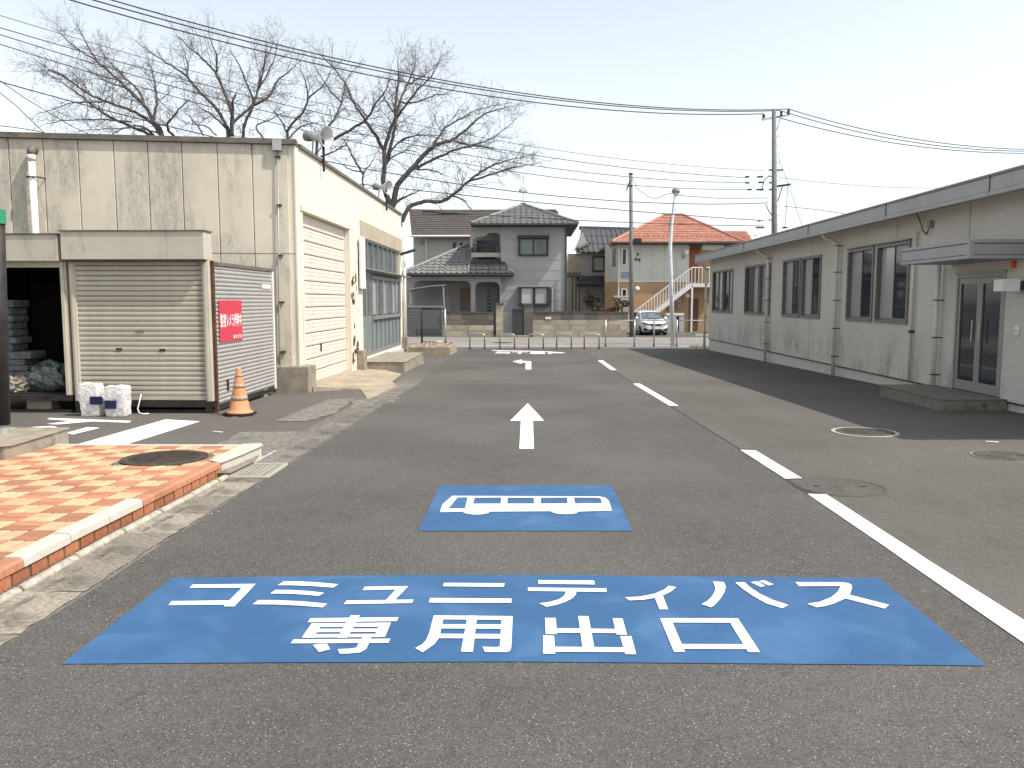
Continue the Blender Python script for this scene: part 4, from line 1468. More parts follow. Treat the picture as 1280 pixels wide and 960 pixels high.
# horn loudspeakers on the roof edge
M['horn'] = mat('horn_paint', (.56, .57, .57), .4, .08, 6, dirt=(.35, .33, .3), damt=.4)
def horn(base_, r, label):
    o = thing('horn_speaker', label, 'loudspeaker', base_, 'horn loudspeakers on the cream building')
    b0 = Vector(base_)
    h = Vector((b0.x + .02, b0.y, b0.z + r * 2.0))
    ax = Vector((.88, -.42, -.10)).normalized()
    MB().tube([(b0.x + .07, b0.y, b0.z - .28), (b0.x + .07, b0.y, h.z - r * .3)], .03, 8).obj('bracket', M['dark_steel'], o)
    b = MB()
    b.lathe(h, ax, [(r, r * .7), (r * .97, r * .72), (r * .80, r * .45), (r * .5, r * .05), (r * .3, -.35 * r), (r * .22, -.7 * r), (r * .2, -1.1 * r)], 24)
    b.lathe(h, ax, [(r * 1.0, r * .7), (r * .84, r * .44), (r * .54, r * .04), (r * .34, -.36 * r), (r * .30, -1.1 * r), (0, -1.1 * r)], 24)
    b.obj('horn', M['horn'], o, True)
    b = MB()
    b.lathe(h - ax * r * 1.1, ax, [(0, -r * .75), (r * .42, -r * .75), (r * .46, -r * .6), (r * .46, -.1 * r), (r * .3, 0)], 16)
    b.obj('driver', mat('horn_driver', (.17, .18, .18), .6), o, True)
    b = MB()
    b.bar(h - ax * r * .5, (b0.x + .07, b0.y, h.z - r * .9), .03, .05)
    b.bar((b0.x - .2, b0.y + .05, b0.z + .03), h - ax * r * .9, .02, .03)
    b.obj('stay', M['galv'], o)
    MB().lathe(h, ax, [(r * .14, -.5 * r), (r * .2, -.1 * r), (r * .15, .1 * r), (0, .12 * r)], 12).obj('core', M['galv'], o, True)
    return o


p = SX(399.5, 198)
horn((LX + .02, p[0], ztp + .07), .235, 'nearer horn loudspeaker on the roof edge of the cream building')
p = SX(479.5, 250)
horn((LX + .02, p[0], ztp + .07), .225, 'farther horn loudspeaker on the roof edge of the cream building')

# ------------------------------------------------------------------ right building
M['trim_groove'] = mat('groove_seal', (.06, .058, .055), .8, .1)
RX, RY0, RY1 = 7.75, 9.95, 36.25
rb = thing('office_building', 'long low grey building with metal fascia and paired windows', 'building', (RX + 4, 22, gz(22)))
EX = 7.18
zf0, zf1 = onX(1279, 235, EX).z, onX(1279, 208, EX).z
PX = lambda px, py=400: (onX(px, py, RX).y, onX(px, py, RX).z)
wz0, wz1 = 1.21, 2.84
wins = [(PX(a_)[0], PX(b_)[0]) for a_, b_ in ((890.5, 902.6), (903.6, 915.2), (930.8, 947.6), (949, 961.5), (978, 999), (1001.5, 1024.3), (1058.3, 1089.6), (1094.4, 1134))]
dy1, dy0 = PX(1194)[0], PX(1255)[0]
dz0, dz1 = .065, PX(1194, 344)[1]
zp = .01
b = MB()
b.plate([[(RY0, zp), (RY1, zp), (RY1, zf1 - .05), (RY0, zf1 - .05)]],
        [[(min(w_), wz0), (max(w_), wz0), (max(w_), wz1), (min(w_), wz1)] for w_ in wins] + [[(dy0, zp - .1), (dy1, zp - .1), (dy1, dz1), (dy0, dz1)]],
        lambda u, v, t_: (RX + .16 * t_, u, v))
b.obj('wall', M['siding'], rb)
MB().box(RX + .16, RX + 9, RY1 - .16, RY1 - .002, zp, zf1 - .06).obj('end_wall', M['siding'], rb)
MB().box(RX + .16, RX + 9, RY0 + .002, RY0 + .16, zp, zf1 - .06).obj('near_end_wall', M['siding'], rb)
MB().box(RX + .03, RX + 8.95, RY0 + .03, RY1 - .03, -.8, zp - .012).obj('plinth', M['plinth'], rb)
MB().box(RX - .012, RX + .03, RY0, RY1, zp - .011, zp + .014).obj('base_flashing', M['dark_steel'], rb)
MB().box(RX + 2.2, RX + 2.3, RY0 + .2, RY1 - .2, 0, 3.2).obj('inner_partition', M['siding'], rb)
b = MB()
b.box(EX, EX + .02, RY0 - .45, RY1 + .45, zf0 + .075, zf1)
b.box(EX - .012, EX + .02, RY0 - .45, RY1 + .45, zf0, zf0 + .068)
b.box(EX - .025, EX + .03, RY0 - .46, RY1 + .46, zf1 + .001, zf1 + .022)
b.obj('fascia', M['rb_fascia'], rb)
MB().box(EX + .004, EX + .019, RY0 - .44, RY1 + .44, zf0 + .0685, zf0 + .0745).obj('fascia_groove', M['trim_groove'], rb)
MB().box(EX - .002, EX - .0003, RY0 - .44, RY1 + .44, zf1 - .03, zf1 - .018).obj('fascia_groove', M['trim_groove'], rb)
for px in (1233.5, 1106, 1010, 930):
    y_ = onX(px, 300, EX).y
    MB().box(EX - .014, EX - .001, y_ - .006, y_ + .006, zf0 + .002, zf1 - .001).obj('fascia_joint', M['alu_dark'], rb)
b = MB()
b.hexa([(EX + .02, RY0 - .45, zf1 - .03), (RX + 9.3, RY0 - .45, zf1 + .5), (RX + 9.3, RY1 + .45, zf1 + .5), (EX + .02, RY1 + .45, zf1 - .03),
        (EX + .02, RY0 - .45, zf1), (RX + 9.3, RY0 - .45, zf1 + .53), (RX + 9.3, RY1 + .45, zf1 + .53), (EX + .02, RY1 + .45, zf1)])
b.obj('roof', M['rb_fascia'], rb)
MB().box(EX + .021, RX + .0, RY0 - .42, RY1 + .42, zf0 + .10, zf0 + .13).obj('soffit', M['plinth'], rb)
for px in (1206, 1117, 1078, 1012):
    y_ = PX(px)[0]
    MB().box(RX - .003, RX, y_ - .006, y_ + .006, zp + .02 if px not in (1206, 1078, 1117) else (dz1 + .15 if px == 1206 else wz1 + .05), zf0 + .1).obj('siding_joint', M['mortar'], rb)
for i, (wa, wb) in enumerate(wins):
    wa, wb = min(wa, wb), max(wa, wb)
    wn_ = MB()
    for (u0, u1, v0, v1) in ((wa - .03, wb + .03, wz0 - .04, wz0 + .03), (wa - .03, wb + .03, wz1 - .03, wz1 + .04), (wa - .03, wa + .04, wz0 + .03, wz1 - .03), (wb - .04, wb + .03, wz0 + .03, wz1 - .03)):
        wn_.box(RX - .035, RX + .1, u0, u1, v0, v1)
    wo = wn_.obj('window', M['alu_win'], rb)
    n = 2
    for k in range(n):
        u0, u1 = wa + .04 + (wb - wa - .08) * k / n, wa + .04 + (wb - wa - .08) * (k + 1) / n
        # seen from the lane the nearer leaf of each pair holds a dark insect screen
        dark = (k % 2 == 0) if i > 2 else (k % 2 == 1)
        xo = .0 if dark else .03
        MB().box(RX + .035 + xo, RX + .042 + xo, u0 + .02, u1 - .02, wz0 + .03, wz1 - .03).obj('pane', M['glass_dark' if dark else 'glass_mid'], wo)
        st_ = MB()
        st_.box(RX + .02 + xo, RX + .05 + xo, u0 - .012, u0 + .022, wz0 + .03, wz1 - .03)
        st_.box(RX + .02 + xo, RX + .05 + xo, u1 - .022, u1 + .012, wz0 + .03, wz1 - .03)
        st_.box(RX + .021 + xo, RX + .05 + xo, u0 + .022, u1 - .022, wz0 + .0301, wz0 + .07)
        st_.obj('sash', M['alu_win'], wo)
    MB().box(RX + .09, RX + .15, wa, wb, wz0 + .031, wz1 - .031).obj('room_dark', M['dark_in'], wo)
    if i > 5:
        b = MB()
        b.box(RX - .09, RX - .001, wa - .06, wb + .06, wz1 + .05, wz1 + .075)
        b.obj('drip_cap', M['alu'], wo)
# downpipes
for px, r, top in ((884.5, .045, 1), (962, .05, 1), (1049, .05, 1), (1177.5, .045, 0)):
    y_ = PX(px)[0]
    xo = RX - .11
    zt = zf0 - .02 if top else 2.33
    pts = [(xo, y_, gz(y_) + .02 if px < 1100 else .08)]
    if top:
        pts += [(xo, y_, zf0 - .28), (xo - .02, y_, zf0 - .2), (EX + .15, y_, zf0 - .08), (EX + .1, y_, zf0 - .02), (EX + .09, y_, zf0 + .05)]
    else:
        pts += [(xo, y_, zt)]
    dp = MB().tube(pts, r, 12).obj('downpipe', M['cream_pipe'], rb, True)
    cl_ = MB()
    for z in (.25, .95, 1.65, 2.35, 3.0):
        if z < zt:
            cl_.box(xo - r - .01, RX + .001, y_ - r - .006, y_ - r + .008, z, z + .022)
            cl_.box(xo - r - .008, xo - r + .004, y_ - r, y_ + r, z, z + .022)
    cl_.obj('pipe_clip', M['alu_dark'], dp)
y_ = PX(1143)[0]
dp = MB().tube([(RX - .06, y_, .04), (RX - .06, y_, PX(1143, 292)[1]), (RX + .02, y_ - .08, PX(1143, 290)[1])], .028, 10).obj('conduit', M['cream_pipe'], rb, True)
MB().box(RX - .1, RX, y_ - .03, y_ + .03, 1.0, 1.06).obj('conduit_clip', M['alu_dark'], dp)
# canopy
cy0, cy1, cx0 = 13.2, 15.55, 6.84
cz0, cz1 = onY(1199.5, 323, 13.2).z, onY(1199.5, 299, 13.2).z
can = MB()
can.box(cx0, RX - .001, cy0, cy1, cz0 + .03, cz1 - .03)
co = can.obj('canopy', M['rb_fascia'], rb)
b = MB()
for (z0, z1) in ((cz0, cz0 + .05), (cz1 - .055, cz1)):
    b.box(cx0 - .014, RX - .002, cy0 - .014, cy1 + .014, z0, z1)
b.box(cx0 - .016, cx0 + .05, cy0 - .016, cy0 + .05, cz0 + .051, cz1 - .056)
b.obj('canopy_trim', M['rb_fascia'], co)
for z in (cz0 + .052, cz1 - .068):
    MB().box(cx0 - .004, RX - .003, cy0 - .004, cy1 + .004, z, z + .010).obj('canopy_groove', M['trim_groove'], co)
# glazed double door
dr = MB().box(RX + .14, RX + .15, dy0, dy1, dz0, dz1).obj('entrance_door', M['dark_in'], rb)
b = MB()
xa, xb = RX - .01, RX + .07
b.box(xa, xb, dy0, dy0 + .06, dz0, dz1)
b.box(xa, xb, dy1 - .06, dy1, dz0, dz1)
b.box(xa, xb, dy0 + .06, dy1 - .06, dz1 - .06, dz1)
b.box(xa - .02, xb, dy0 - .03, dy1 + .03, dz1 + .001, dz1 + .04)
b.obj('door_frame', M['alu'], dr)
ym = (dy0 + dy1) / 2
for (a_, e_) in ((dy0 + .065, ym - .004), (ym + .004, dy1 - .065)):
    lf = MB()
    lf.box(xa + .015, xb - .02, a_, a_ + .075, dz0, dz1 - .065)
    lf.box(xa + .015, xb - .02, e_ - .075, e_, dz0, dz1 - .065)
    lf.box(xa + .015, xb - .02, a_ + .075, e_ - .075, dz0, dz0 + .17)
    lf.box(xa + .015, xb - .02, a_ + .075, e_ - .075, dz1 - .17, dz1 - .065)
    lo = lf.obj('door_leaf', M['alu'], dr)
    MB().box(xa + .04, xa + .048, a_ + .075, e_ - .075, dz0 + .17, dz1 - .17).obj('pane', M['glass_dark'], lo)
    hy = a_ + .11 if a_ > ym else e_ - .11
    MB().tube([(xa - .02, hy, dz0 + .85), (xa - .035, hy, dz0 + .87), (xa - .035, hy, dz0 + 1.23), (xa - .02, hy, dz0 + 1.25)], .012, 8).obj('handle', M['steel'], lo)
# doorstep
b = MB()
zs1_ = .05
b.extr([(6.66, 13.62), (6.72, 13.55), (RX + .03, 13.55), (RX + .03, 16.0), (6.75, 16.0), (6.68, 15.9)], lambda x, y, t_: (x, y, t_), gz(16) - .05, zs1_)
o = bevel(b.obj('doorstep', M['step_conc'], None, label='low concrete doorstep under the glazed entrance', category='step'), .02)
# small fixtures
p = PX(1240, 357)
lw = thing('wall_lamp', 'pale box lamp on the wall beside the glazed entrance', 'lamp', (RX, p[0], p[1]))
yl = 13.32
a, e = onX(1241, 364, 7.52), onX(1264, 349, 7.52)
MB().box(7.36, 7.62, 13.15, 13.42, onY(1250, 364, 13.2).z, onY(1250, 349, 13.2).z).obj('lamp_body', M['cloth'], lw)
MB().box(7.621, RX, 13.2, 13.37, onY(1250, 362, 13.2).z, onY(1250, 351, 13.2).z).obj('backplate', M['alu_dark'], lw)
p = PX(1271.5, 330.5)
aw = thing('alarm_lamp', 'small orange alarm lamp under the canopy end', 'lamp', (RX, p[0], p[1]))
MB().lathe((RX - .06, p[0], p[1] - .06), (0, 0, 1), [(0, 0), (.035, .0), (.038, .01), (.036, .1), (.02, .12), (0, .12)], 14).obj('lens', M['orange_lamp'], aw, True)
MB().box(RX - .025, RX, p[0] - .04, p[0] + .04, p[1] - .07, p[1] + .07).obj('mount', M['cream_pipe'], aw)
p = PX(1272.5, 413)
b = MB()
b.box(RX - .03, RX, p[0] - .05, p[0] + .05, p[1] - .08, p[1] + .08)
io = bevel(b.obj('intercom', M['cloth'], rb), .008)
MB().box(RX - .034, RX - .0301, p[0] - .012, p[0] + .012, p[1] - .03, p[1] - .005).obj('button', M['alu_dark'], io)
p = PX(1166, 280.5)
b = MB()
b.box(RX - .10, RX, p[0] - .06, p[0] + .05, p[1] - .07, p[1] + .07)
bx_ = bevel(b.obj('cable_box', M['alu'], rb), .008)
cb_ = [PX(*q) for q in ((1147, 262), (1153, 274), (1158, 289), (1162, 293), (1165, 286), (1166, 283))]
MB().tube([(RX - .06, y_, z) for y_, z in cb_], .012, 6).obj('black_cable', M['wire'], bx_, True)
# ------------------------------------------------------------------ bollards and railing by the street
YA = 37.1
ORD = ['leftmost', 'second from left', 'middle', 'fourth from left', 'rightmost']
for i, px in enumerate((596.5, 634, 670, 705, 739.5)):
    cx = onY(px, 435, YA).x
    o = thing('arch_bollard', ORD[i] + ' of five low steel arch bollards at the lane end', 'bollard', (cx, YA, ZR), 'arch bollards at the lane end')
    w_, h_, r = .33, .66, .10
    pts = [(cx - w_, YA, gz(YA) - .02), (cx - w_, YA, gz(YA) + h_ - r)]
    for k in range(1, 5):
        a = math.pi / 2 * k / 4
        pts.append((cx - w_ + r - r * math.cos(a), YA, gz(YA) + h_ - r + r * math.sin(a)))
    for k in range(0, 5):
        a = math.pi / 2 * k / 4
        pts.append((cx + w_ - r + r * math.sin(a), YA, gz(YA) + h_ - r + r * math.cos(a)))
    pts.append((cx + w_, YA, gz(YA) - .02))
    MB().tube(pts, .034, 10).obj('arch', M['steel'], o, True)
    for s in (-1, 1):
        MB().lathe((cx + s * w_, YA, gz(YA) + .002), (0, 0, 1), [(.07, 0), (.07, .02), (.04, .035)], 14).obj('base_collar', M['dark_steel'], o)

YF = 39.3
rl = thing('pipe_railing', 'thin metal pipe railing along the street by the lamp post', 'railing', (onY(800, 430, YF).x, YF, ZR))
xs = [onY(px, 420, YF).x for px in (757, 793, 817.5, 846, 880, 915)]
zt = onY(800, 400.6, YF).z
zl = ZR + .34
for x in xs:
    po = MB().tube([(x, YF, ZR), (x, YF, zt + .03)], .036, 10).obj('post', M['steel'], rl, True)
    MB().lathe((x, YF, ZR + .004), (0, 0, 1), [(.08, 0), (.08, .03), (.04, .04)], 12).obj('base_collar', M['dark_steel'], po)
for x0, x1 in zip(xs, xs[1:]):
    MB().tube([(x0 + .03, YF, zt), (x1 - .03, YF, zt)], .022, 8).obj('top_rail', M['galv'], rl, True)
for x0, x1 in list(zip(xs, xs[1:]))[1:2]:
    MB().tube([(x0 + .03, YF, zl), ((x0 + x1) / 2, YF, zl - .08), (x1 - .03, YF, zl)], .012, 6).obj('chain', M['galv'], rl, True)
# dry verge beside the low building
vg = MB()
rr = random.Random(5)
for k in range(420):
    x, y_ = rr.uniform(7.4, 9.5), rr.uniform(38.2, 39.2)
    h = rr.uniform(.03, .12)
    a = rr.uniform(0, 6.28)
    dx, dy = .02 * math.cos(a), .02 * math.sin(a)
    lx, ly = rr.uniform(-.1, .1), rr.uniform(-.1, .1)
    vg.add([(x - dx, y_ - dy, ZR), (x + dx, y_ + dy, ZR), (x + lx, y_ + ly, ZR + h)], [(0, 1, 2)])
vg.obj('dry_grass', mat('dry_grass', (.34, .25, .12), .9, .3, 5), kind='stuff', label='dry grass by the street at the far building corner', category='grass')

# ------------------------------------------------------------------ poles
def pole(name, label, cat, px0, py0, px1, py1, Y, r0, r1, m):
    a = onY(px0, py0, Y)
    a.z = ZR
    e = onY(px1, py1, Y)
    o = thing(name, label, cat, a)
    MB().tube([a, a.lerp(e, .5), e], [r0, (r0 + r1) / 2, r1], 16).obj('shaft', m, o, True)
    return o, a, e


o, a, e = pole('cable_pole', 'plain grey pole beside the white car', 'pole', 790, 420, 788.5, 217, 50.0, .155, .10, M['pole'])
MB().lathe(e, (0, 0, 1), [(.12, -.05), (.12, .03), (0, .05)], 12).obj('cap', M['dark_steel'], o)
b = MB()
b.bar(e + Vector((-.25, -.1, -1.0)), e + Vector((-.05, -.1, -.4)), .04, .06)
b.bar(e + Vector((-.28, -.1, -.75)), e + Vector((.1, -.1, -.72)), .04, .05)
b.obj('bracket', M['dark_steel'], o)
pz = onY(791, 301, 50)
b = MB()
b.box(pz.x + .05, pz.x + .5, 49.85, 50.1, pz.z - .15, pz.z + .12)
b.obj('fixture', M['dark_steel'], o)
b = MB()
for k in range(9):
    z = ZR + 1.9 + k * .75
    b.tube([(a.x - .23, 50, z), (a.x + .23, 50, z)], .012, 6)
b.obj('step_bolts', M['galv'], o)

Yl = 39.0
pts = [onY(px, py, Yl) for px, py in ((841, 433), (838.8, 350), (837.6, 310), (839.5, 280), (842.5, 255), (844.5, 243))]
pts[0].z = ZR
lp = thing('street_lamp', 'pale street lamp with round head leaning over the railing', 'street lamp', pts[0])
MB().tube(pts, [.10, .09, .085, .075, .065, .055], 14).obj('shaft', M['white_pole'], lp, True)
hd = onY(845, 239, Yl)
MB().lathe(hd - Vector((0, 0, .16)), (0, 0, 1), [(0, 0), (.10, .01), (.17, .07), (.20, .15), (.19, .22), (.12, .29), (0, .31)], 20).obj('lamp_head', mat('lamp_head', (.28, .26, .25), .35, .15, 6), lp, True)
MB().lathe(hd - Vector((0, 0, .172)), (0, 0, 1), [(0, 0), (.09, .004), (.15, .05), (.17, .09)], 20).obj('lens', M['cloth'], lp, True)
b = MB()
p = onY(838.5, 262, Yl)
b.tube([onY(838.5, 290, Yl), onY(841, 283, Yl), onY(840, 275, Yl)], .015, 6)
b.tube([onY(836, 290, Yl), onY(838, 272, Yl), onY(845, 262, Yl)], .012, 6)
b.obj('feed_cable', M['wire'], lp)

YU = 39.6
up, ua, ue = pole('utility_pole', 'tall utility pole with crossarms behind the low grey building', 'utility pole', 969.5, 400, 967.5, 138, YU, .17, .095, M['pole'])
U = lambda px, py, dy=0: onY(px, py, YU + dy)
b = MB()
b.bar(U(953, 149.5, -.2), U(987, 143.5, .4), .08, .09)
b.bar(U(976, 145, 0), U(971, 163, 0), .03, .04)
b.obj('top_crossarm', M['galv'], up)
for px, py in ((954.5, 149), (976.5, 145), (985.5, 143)):
    p = U(px, py)
    MB().lathe(p, (0, 0, 1), [(.05, 0), (.07, .05), (.04, .1), (.07, .15), (.05, .22), (0, .24)], 12).obj('insulator', M['dark_steel'], up)
b = MB()
b.bar(U(970, 233, 0), U(988, 230.5, 0), .09, .09)
b.bar(U(978, 233, 0), U(972, 252, 0), .03, .04)
b.obj('side_arm', M['dark_steel'], up)
b = MB()
for py in (212.5, 220, 228.5, 237, 275):
    b.bar(U(961, py), U(979 if py == 212.5 else 971, py), .05, .06)
b.obj('cable_rack', M['dark_steel'], up)
b = MB()
for px, py, w_ in ((950, 221, 7), (951, 228, 6), (950, 237, 9), (950, 284.5, 10), (981, 284.5, 6), (934, 221, 5), (934, 228.5, 5), (937, 237, 5), (949, 276, 3)):
    MB().bar(U(px - w_ / 2, py), U(px + w_ / 2, py), .07, .07).obj('cable_clamp', M['wire'], up)
b = MB()
for k in range(22):
    py = 165 + k * 5.5
    if py < 290:
        p = U(968, py)
        s = 1 if k % 2 else -1
        b.tube([(p.x, p.y - .02, p.z), (p.x + s * .25, p.y - .1, p.z)], .012, 6)
b.obj('step_bolts', M['galv'], up)
b = MB()
b.tube([U(961, 220), U(955, 226), U(953, 235), U(951, 239)], .02, 6)
b.tube([U(957, 255), U(961, 264), U(966, 271)], .02, 6)
b.tube([U(985, 230), U(983, 260), U(981, 284)], .012, 6)
b.tube([U(972, 194), U(986, 232), U(1003, 283)], .010, 6)
b.obj('hanging_leads', M['wire'], up)

# ------------------------------------------------------------------ overhead wires: plan line first, height from the photograph
PA = Vector((ue.x, YU, 0))


def wire(name, label, pix, B, r, cat='power line', group='overhead lines'):
    """pix: pixels along the wire; the wire hangs in the vertical plane through the pole and B"""
    dirv = (Vector((B[0], B[1], 0)) - PA).normalized()
    nrm = Vector((-dirv.y, dirv.x, 0))
    o = Vector((0, 0, EYE))
    pts = []
    for px, py in pix:
        d = ray(px, py)
        t_ = (PA - o).dot(nrm) / d.dot(nrm)
        pts.append(o + d * t_)
    # smooth the hand-read points with a quadratic in distance
    import numpy as np
    s = np.array([(p - PA).dot(dirv) for p in pts])
    z = np.array([p.z for p in pts])
    k = np.polyfit(s, z, 2)
    ss = np.linspace(s.min(), s.max(), 26)
    q = [(PA.x + dirv.x * a_, PA.y + dirv.y * a_, float(np.polyval(k, a_))) for a_ in ss]
    return MB().tube(q, r * 1.35, 5).obj(name, M['wire'], None, True, label=label, category=cat, group=group)


BL = (-19, 22)
wire('power_line', 'uppermost of three thick power lines crossing the sky leftwards', [(143 - 95, -27), (143, 0), (380, 63.5), (530, 97), (680, 120), (815, 133), (985, 136.5)], BL, .016)
wire('power_line', 'middle of three thick power lines crossing the sky leftwards', [(118 - 95, -28), (118, 0), (380, 69.5), (680, 123), (770, 132), (870, 138), (976, 138.5)], BL, .016)
wire('power_line', 'lowest of three thick power lines crossing the sky leftwards', [(90 - 95, -28), (90, 0), (380, 77), (680, 129), (760, 137.5), (860, 142), (954, 142.5)], BL, .016)
lo = [([(0, 21), (300, 102), (470, 145), (645, 179), (790, 203), (955, 212)], .007, 'faintest topmost thin line through the bare trees'),
      ([(0, 37), (100, 64), (300, 112), (480, 160), (650, 192), (790, 212), (935, 221)], .010, 'second thin line through the bare trees'),
      ([(0, 48), (200, 95), (440, 168), (660, 207), (790, 221), (935, 228)], .010, 'third thin line through the bare trees'),
      ([(0, 59), (200, 108), (440, 182), (680, 219), (790, 231), (935, 237)], .010, 'fourth thin line through the bare trees'),
      ([(-20, 98), (60, 114), (450, 217), (640, 237), (790, 248), (960, 255.5)], .013, 'fifth thin cable leading to the tall utility pole'),
      ([(450, 230), (640, 250), (790, 264), (890, 271), (955, 276)], .013, 'sixth cable just above the orange roof ridge'),
      ([(560, 266), (720, 275), (790, 278), (890, 282), (955, 282)], .012, 'lowest cable crossing in front of the orange roof')]
for pix, r, lab in lo:
    wire('cable', lab, pix, BL, r, 'cable')
BR = (46, 45)
wire('power_line', 'upper of three power lines running right from the pole head', [(985, 136), (1060, 157), (1130, 172), (1200, 181), (1290, 187)], BR, .015)
wire('power_line', 'middle of three power lines running right from the pole head', [(976, 138.5), (1060, 162), (1130, 176), (1200, 185), (1290, 189)], BR, .015)
wire('power_line', 'lower of three power lines running right from the pole head', [(976, 148), (1060, 168), (1130, 181), (1200, 188.5), (1290, 191.5)], BR, .015)
wire('cable', 'thin cable leaving the pole rightwards over the fascia', [(970, 221), (1050, 230), (1110, 234), (1180, 235)], BR, .008, 'cable')
wire('cable', 'low cable leaving the pole rightwards behind the fascia', [(980, 258), (1020, 262), (1060, 268)], BR, .010, 'cable')
# service drop between the grey pole and the lamp
q = [onY(790, 222, 50), onY(797, 236, 49), onY(810, 246, 47), onY(820, 248.5, 45), onY(832, 243, 42), onY(843, 241, 39.2)]
MB().tube(q, .014, 6).obj('service_drop', M['wire'], None, True, label='sagging black cable between grey pole and street lamp', category='cable')
q = [onY(843, 244, 39.2), onY(900, 248, 39.4), onY(960, 247.5, 39.6)]
MB().tube(q, .014, 6).obj('service_drop', M['wire'], None, True, label='black cable from the street lamp to the utility pole', category='cable')
YQ = 24.0
for pix, lab in (([(-10, 94), (30, 122), (90, 158), (130, 176)], 'dark cable slanting down at far left above the cream roof'),
                 ([(-10, 108), (20, 132), (52, 163), (62, 172)], 'second slanting cable at the far left edge'),
                 ([(-10, 156), (20, 159.5), (48, 164), (70, 170)], 'low nearly level cable at the far left edge')):
    MB().tube([onY(*p, YQ) for p in pix], .012, 6).obj('cable', M['wire'], None, True, label=lab, category='cable')

# ------------------------------------------------------------------ bare cherry trees behind the left building
def crv(pts, n):
    """smooth polyline through points"""
    out = []
    P_ = [pts[0]] + list(pts) + [pts[-1]]
    for i in range(1, len(P_) - 2):
        for k in range(n):
            t_ = k / n
            a, b_, c_, d = P_[i - 1], P_[i], P_[i + 1], P_[i + 2]
            out.append(0.5 * ((2 * b_) + (c_ - a) * t_ + (2 * a - 5 * b_ + 4 * c_ - d) * t_ ** 2 + (3 * b_ - a - 3 * c_ + d) * t_ ** 3))
    out.append(pts[-1])
    return out


def rvec(r):
    while True:
        v = Vector((r.uniform(-1, 1), r.uniform(-1, 1), r.uniform(-1, 1)))
        if .1 < v.length < 1:
            return v.normalized()


def twig(m, r, p, d, ln, rad, lev):
    n = 4 if lev > 0 else 3
    pts, cur, dd = [p], p.copy(), d.copy()
    for k in range(n):
        dd = (dd + rvec(r) * .26 + Vector((0, 0, .03))).normalized()
        cur = cur + dd * (ln / n)
        pts.append(cur.copy())
    m.tube(pts, [rad * (1 - .75 * k / n) for k in range(n + 1)], 3, False)
    if lev > 0:
        for k in range(1, n + 1):
            for _ in range(r.choice((1, 1, 2)) if lev == 2 else r.choice((0, 1, 1, 2))):
                nd = (dd + rvec(r) * .95).normalized()
                twig(m, r, pts[k], nd, ln * r.uniform(.35, .65), max(.0038, rad * .55), lev - 1)


def tree(label, Y, limbs, cf, base, seed, rtr=.17, spacing=.30, extra=()):
    r = random.Random(seed)
    bx = onY(*base, Y)
    o = thing('cherry_tree', label, 'tree', (bx.x, Y, gz(Y)), 'bare trees behind the cream building')
    tr, tw = MB(), MB()
    for item in limbs:
        rad, pix = item[0], item[1]
        n = len(pix)
        off = r.uniform(-1.6, 1.6)
        pts = []
        for i, (u, v) in enumerate(pix):
            px, py = cf(u, v)
            pts.append(onY(px, py, Y + off * (i / (n - 1)) ** 1.3))
        if len(item) > 2:
            g0 = Vector((bx.x, Y, gz(Y) - .05))
            f0 = pts[0]
            pts = [g0, g0.lerp(f0, .35) + Vector((.05, 0, 0)), g0.lerp(f0, .7)] + pts
        cp = crv(pts, 5)
        for i in range(1, len(cp) - 1):
            cp[i] = cp[i] + rvec(r) * .02
        N_ = len(cp)
        rs = [max(.012, rad * .66 * (1 - i / (N_ - 1)) ** .8 + .009) for i in range(N_)]
        tr.tube(cp, rs, 7)
        # twigs along the limb
        L_ = 0
        nxt = .5 if len(item) < 3 else 1e9
        tot = sum((cp[i + 1] - cp[i]).length for i in range(N_ - 1))
        start = .2 * tot if len(item) < 3 else .62 * tot
        nxt = start
        for i in range(N_ - 1):
            seg = cp[i + 1] - cp[i]
            L_ += seg.length
            while L_ > nxt:
                d0 = seg.normalized()
                dd = (d0 * r.uniform(.5, 1.1) + rvec(r) * .9 + Vector((0, 0, .05))).normalized()
                f_ = nxt / tot
                twig(tw, r, cp[i + 1].copy(), dd, r.uniform(.55, 1.5) * (1.1 - .45 * f_), max(.007, rs[i] * .38 if rs[i] < .05 else .015), 2)
                nxt += spacing * .62 * r.uniform(.6, 1.4)
        twig(tw, r, cp[-1].copy(), (cp[-1] - cp[-2]).normalized(), .8, .010, 2)
    tr.obj('trunk', M['bark'], o, True)
    tw.obj('crown', M['twig'], o)
    return o


t5, t4 = crop(40, 20, 3.5556), crop(380, 60, 4.2667)
tree('bare tree sweeping far left over the cream roof', 33.0, [
    (.15, [(580, 540), (540, 470), (500, 400), (440, 340), (370, 270), (290, 200), (240, 120), (200, 40)], 1),
    (.09, [(575, 530), (520, 465), (440, 420), (330, 380), (240, 340), (160, 280), (80, 240), (10, 190)]),
    (.085, [(540, 470), (548, 420), (555, 360), (540, 260), (520, 210)]),
    (.08, [(530, 530), (430, 485), (330, 440), (250, 380), (170, 320), (60, 250)]),
    (.06, [(540, 530), (500, 495), (430, 492), (350, 530)]),
    (.08, [(630, 535), (600, 490), (640, 430), (700, 370)]), (.04, [(610, 505), (590, 480), (575, 460)]),
    (.06, [(500, 400), (480, 340), (400, 260), (330, 190), (310, 150)]),
    (.045, [(330, 380), (270, 383), (200, 385), (130, 400), (60, 425)]),
    (.055, [(500, 400), (430, 330), (320, 285), (230, 225)]),
    (.04, [(440, 470), (300, 460), (150, 465), (60, 480)]),
    (.035, [(290, 200), (210, 150), (140, 90), (120, 70)]), (.03, [(160, 280), (110, 250), (60, 240), (20, 245)]),
    (.04, [(560, 520), (480, 500), (380, 500), (250, 505)])], t5, (207, 190), 11, spacing=.24)
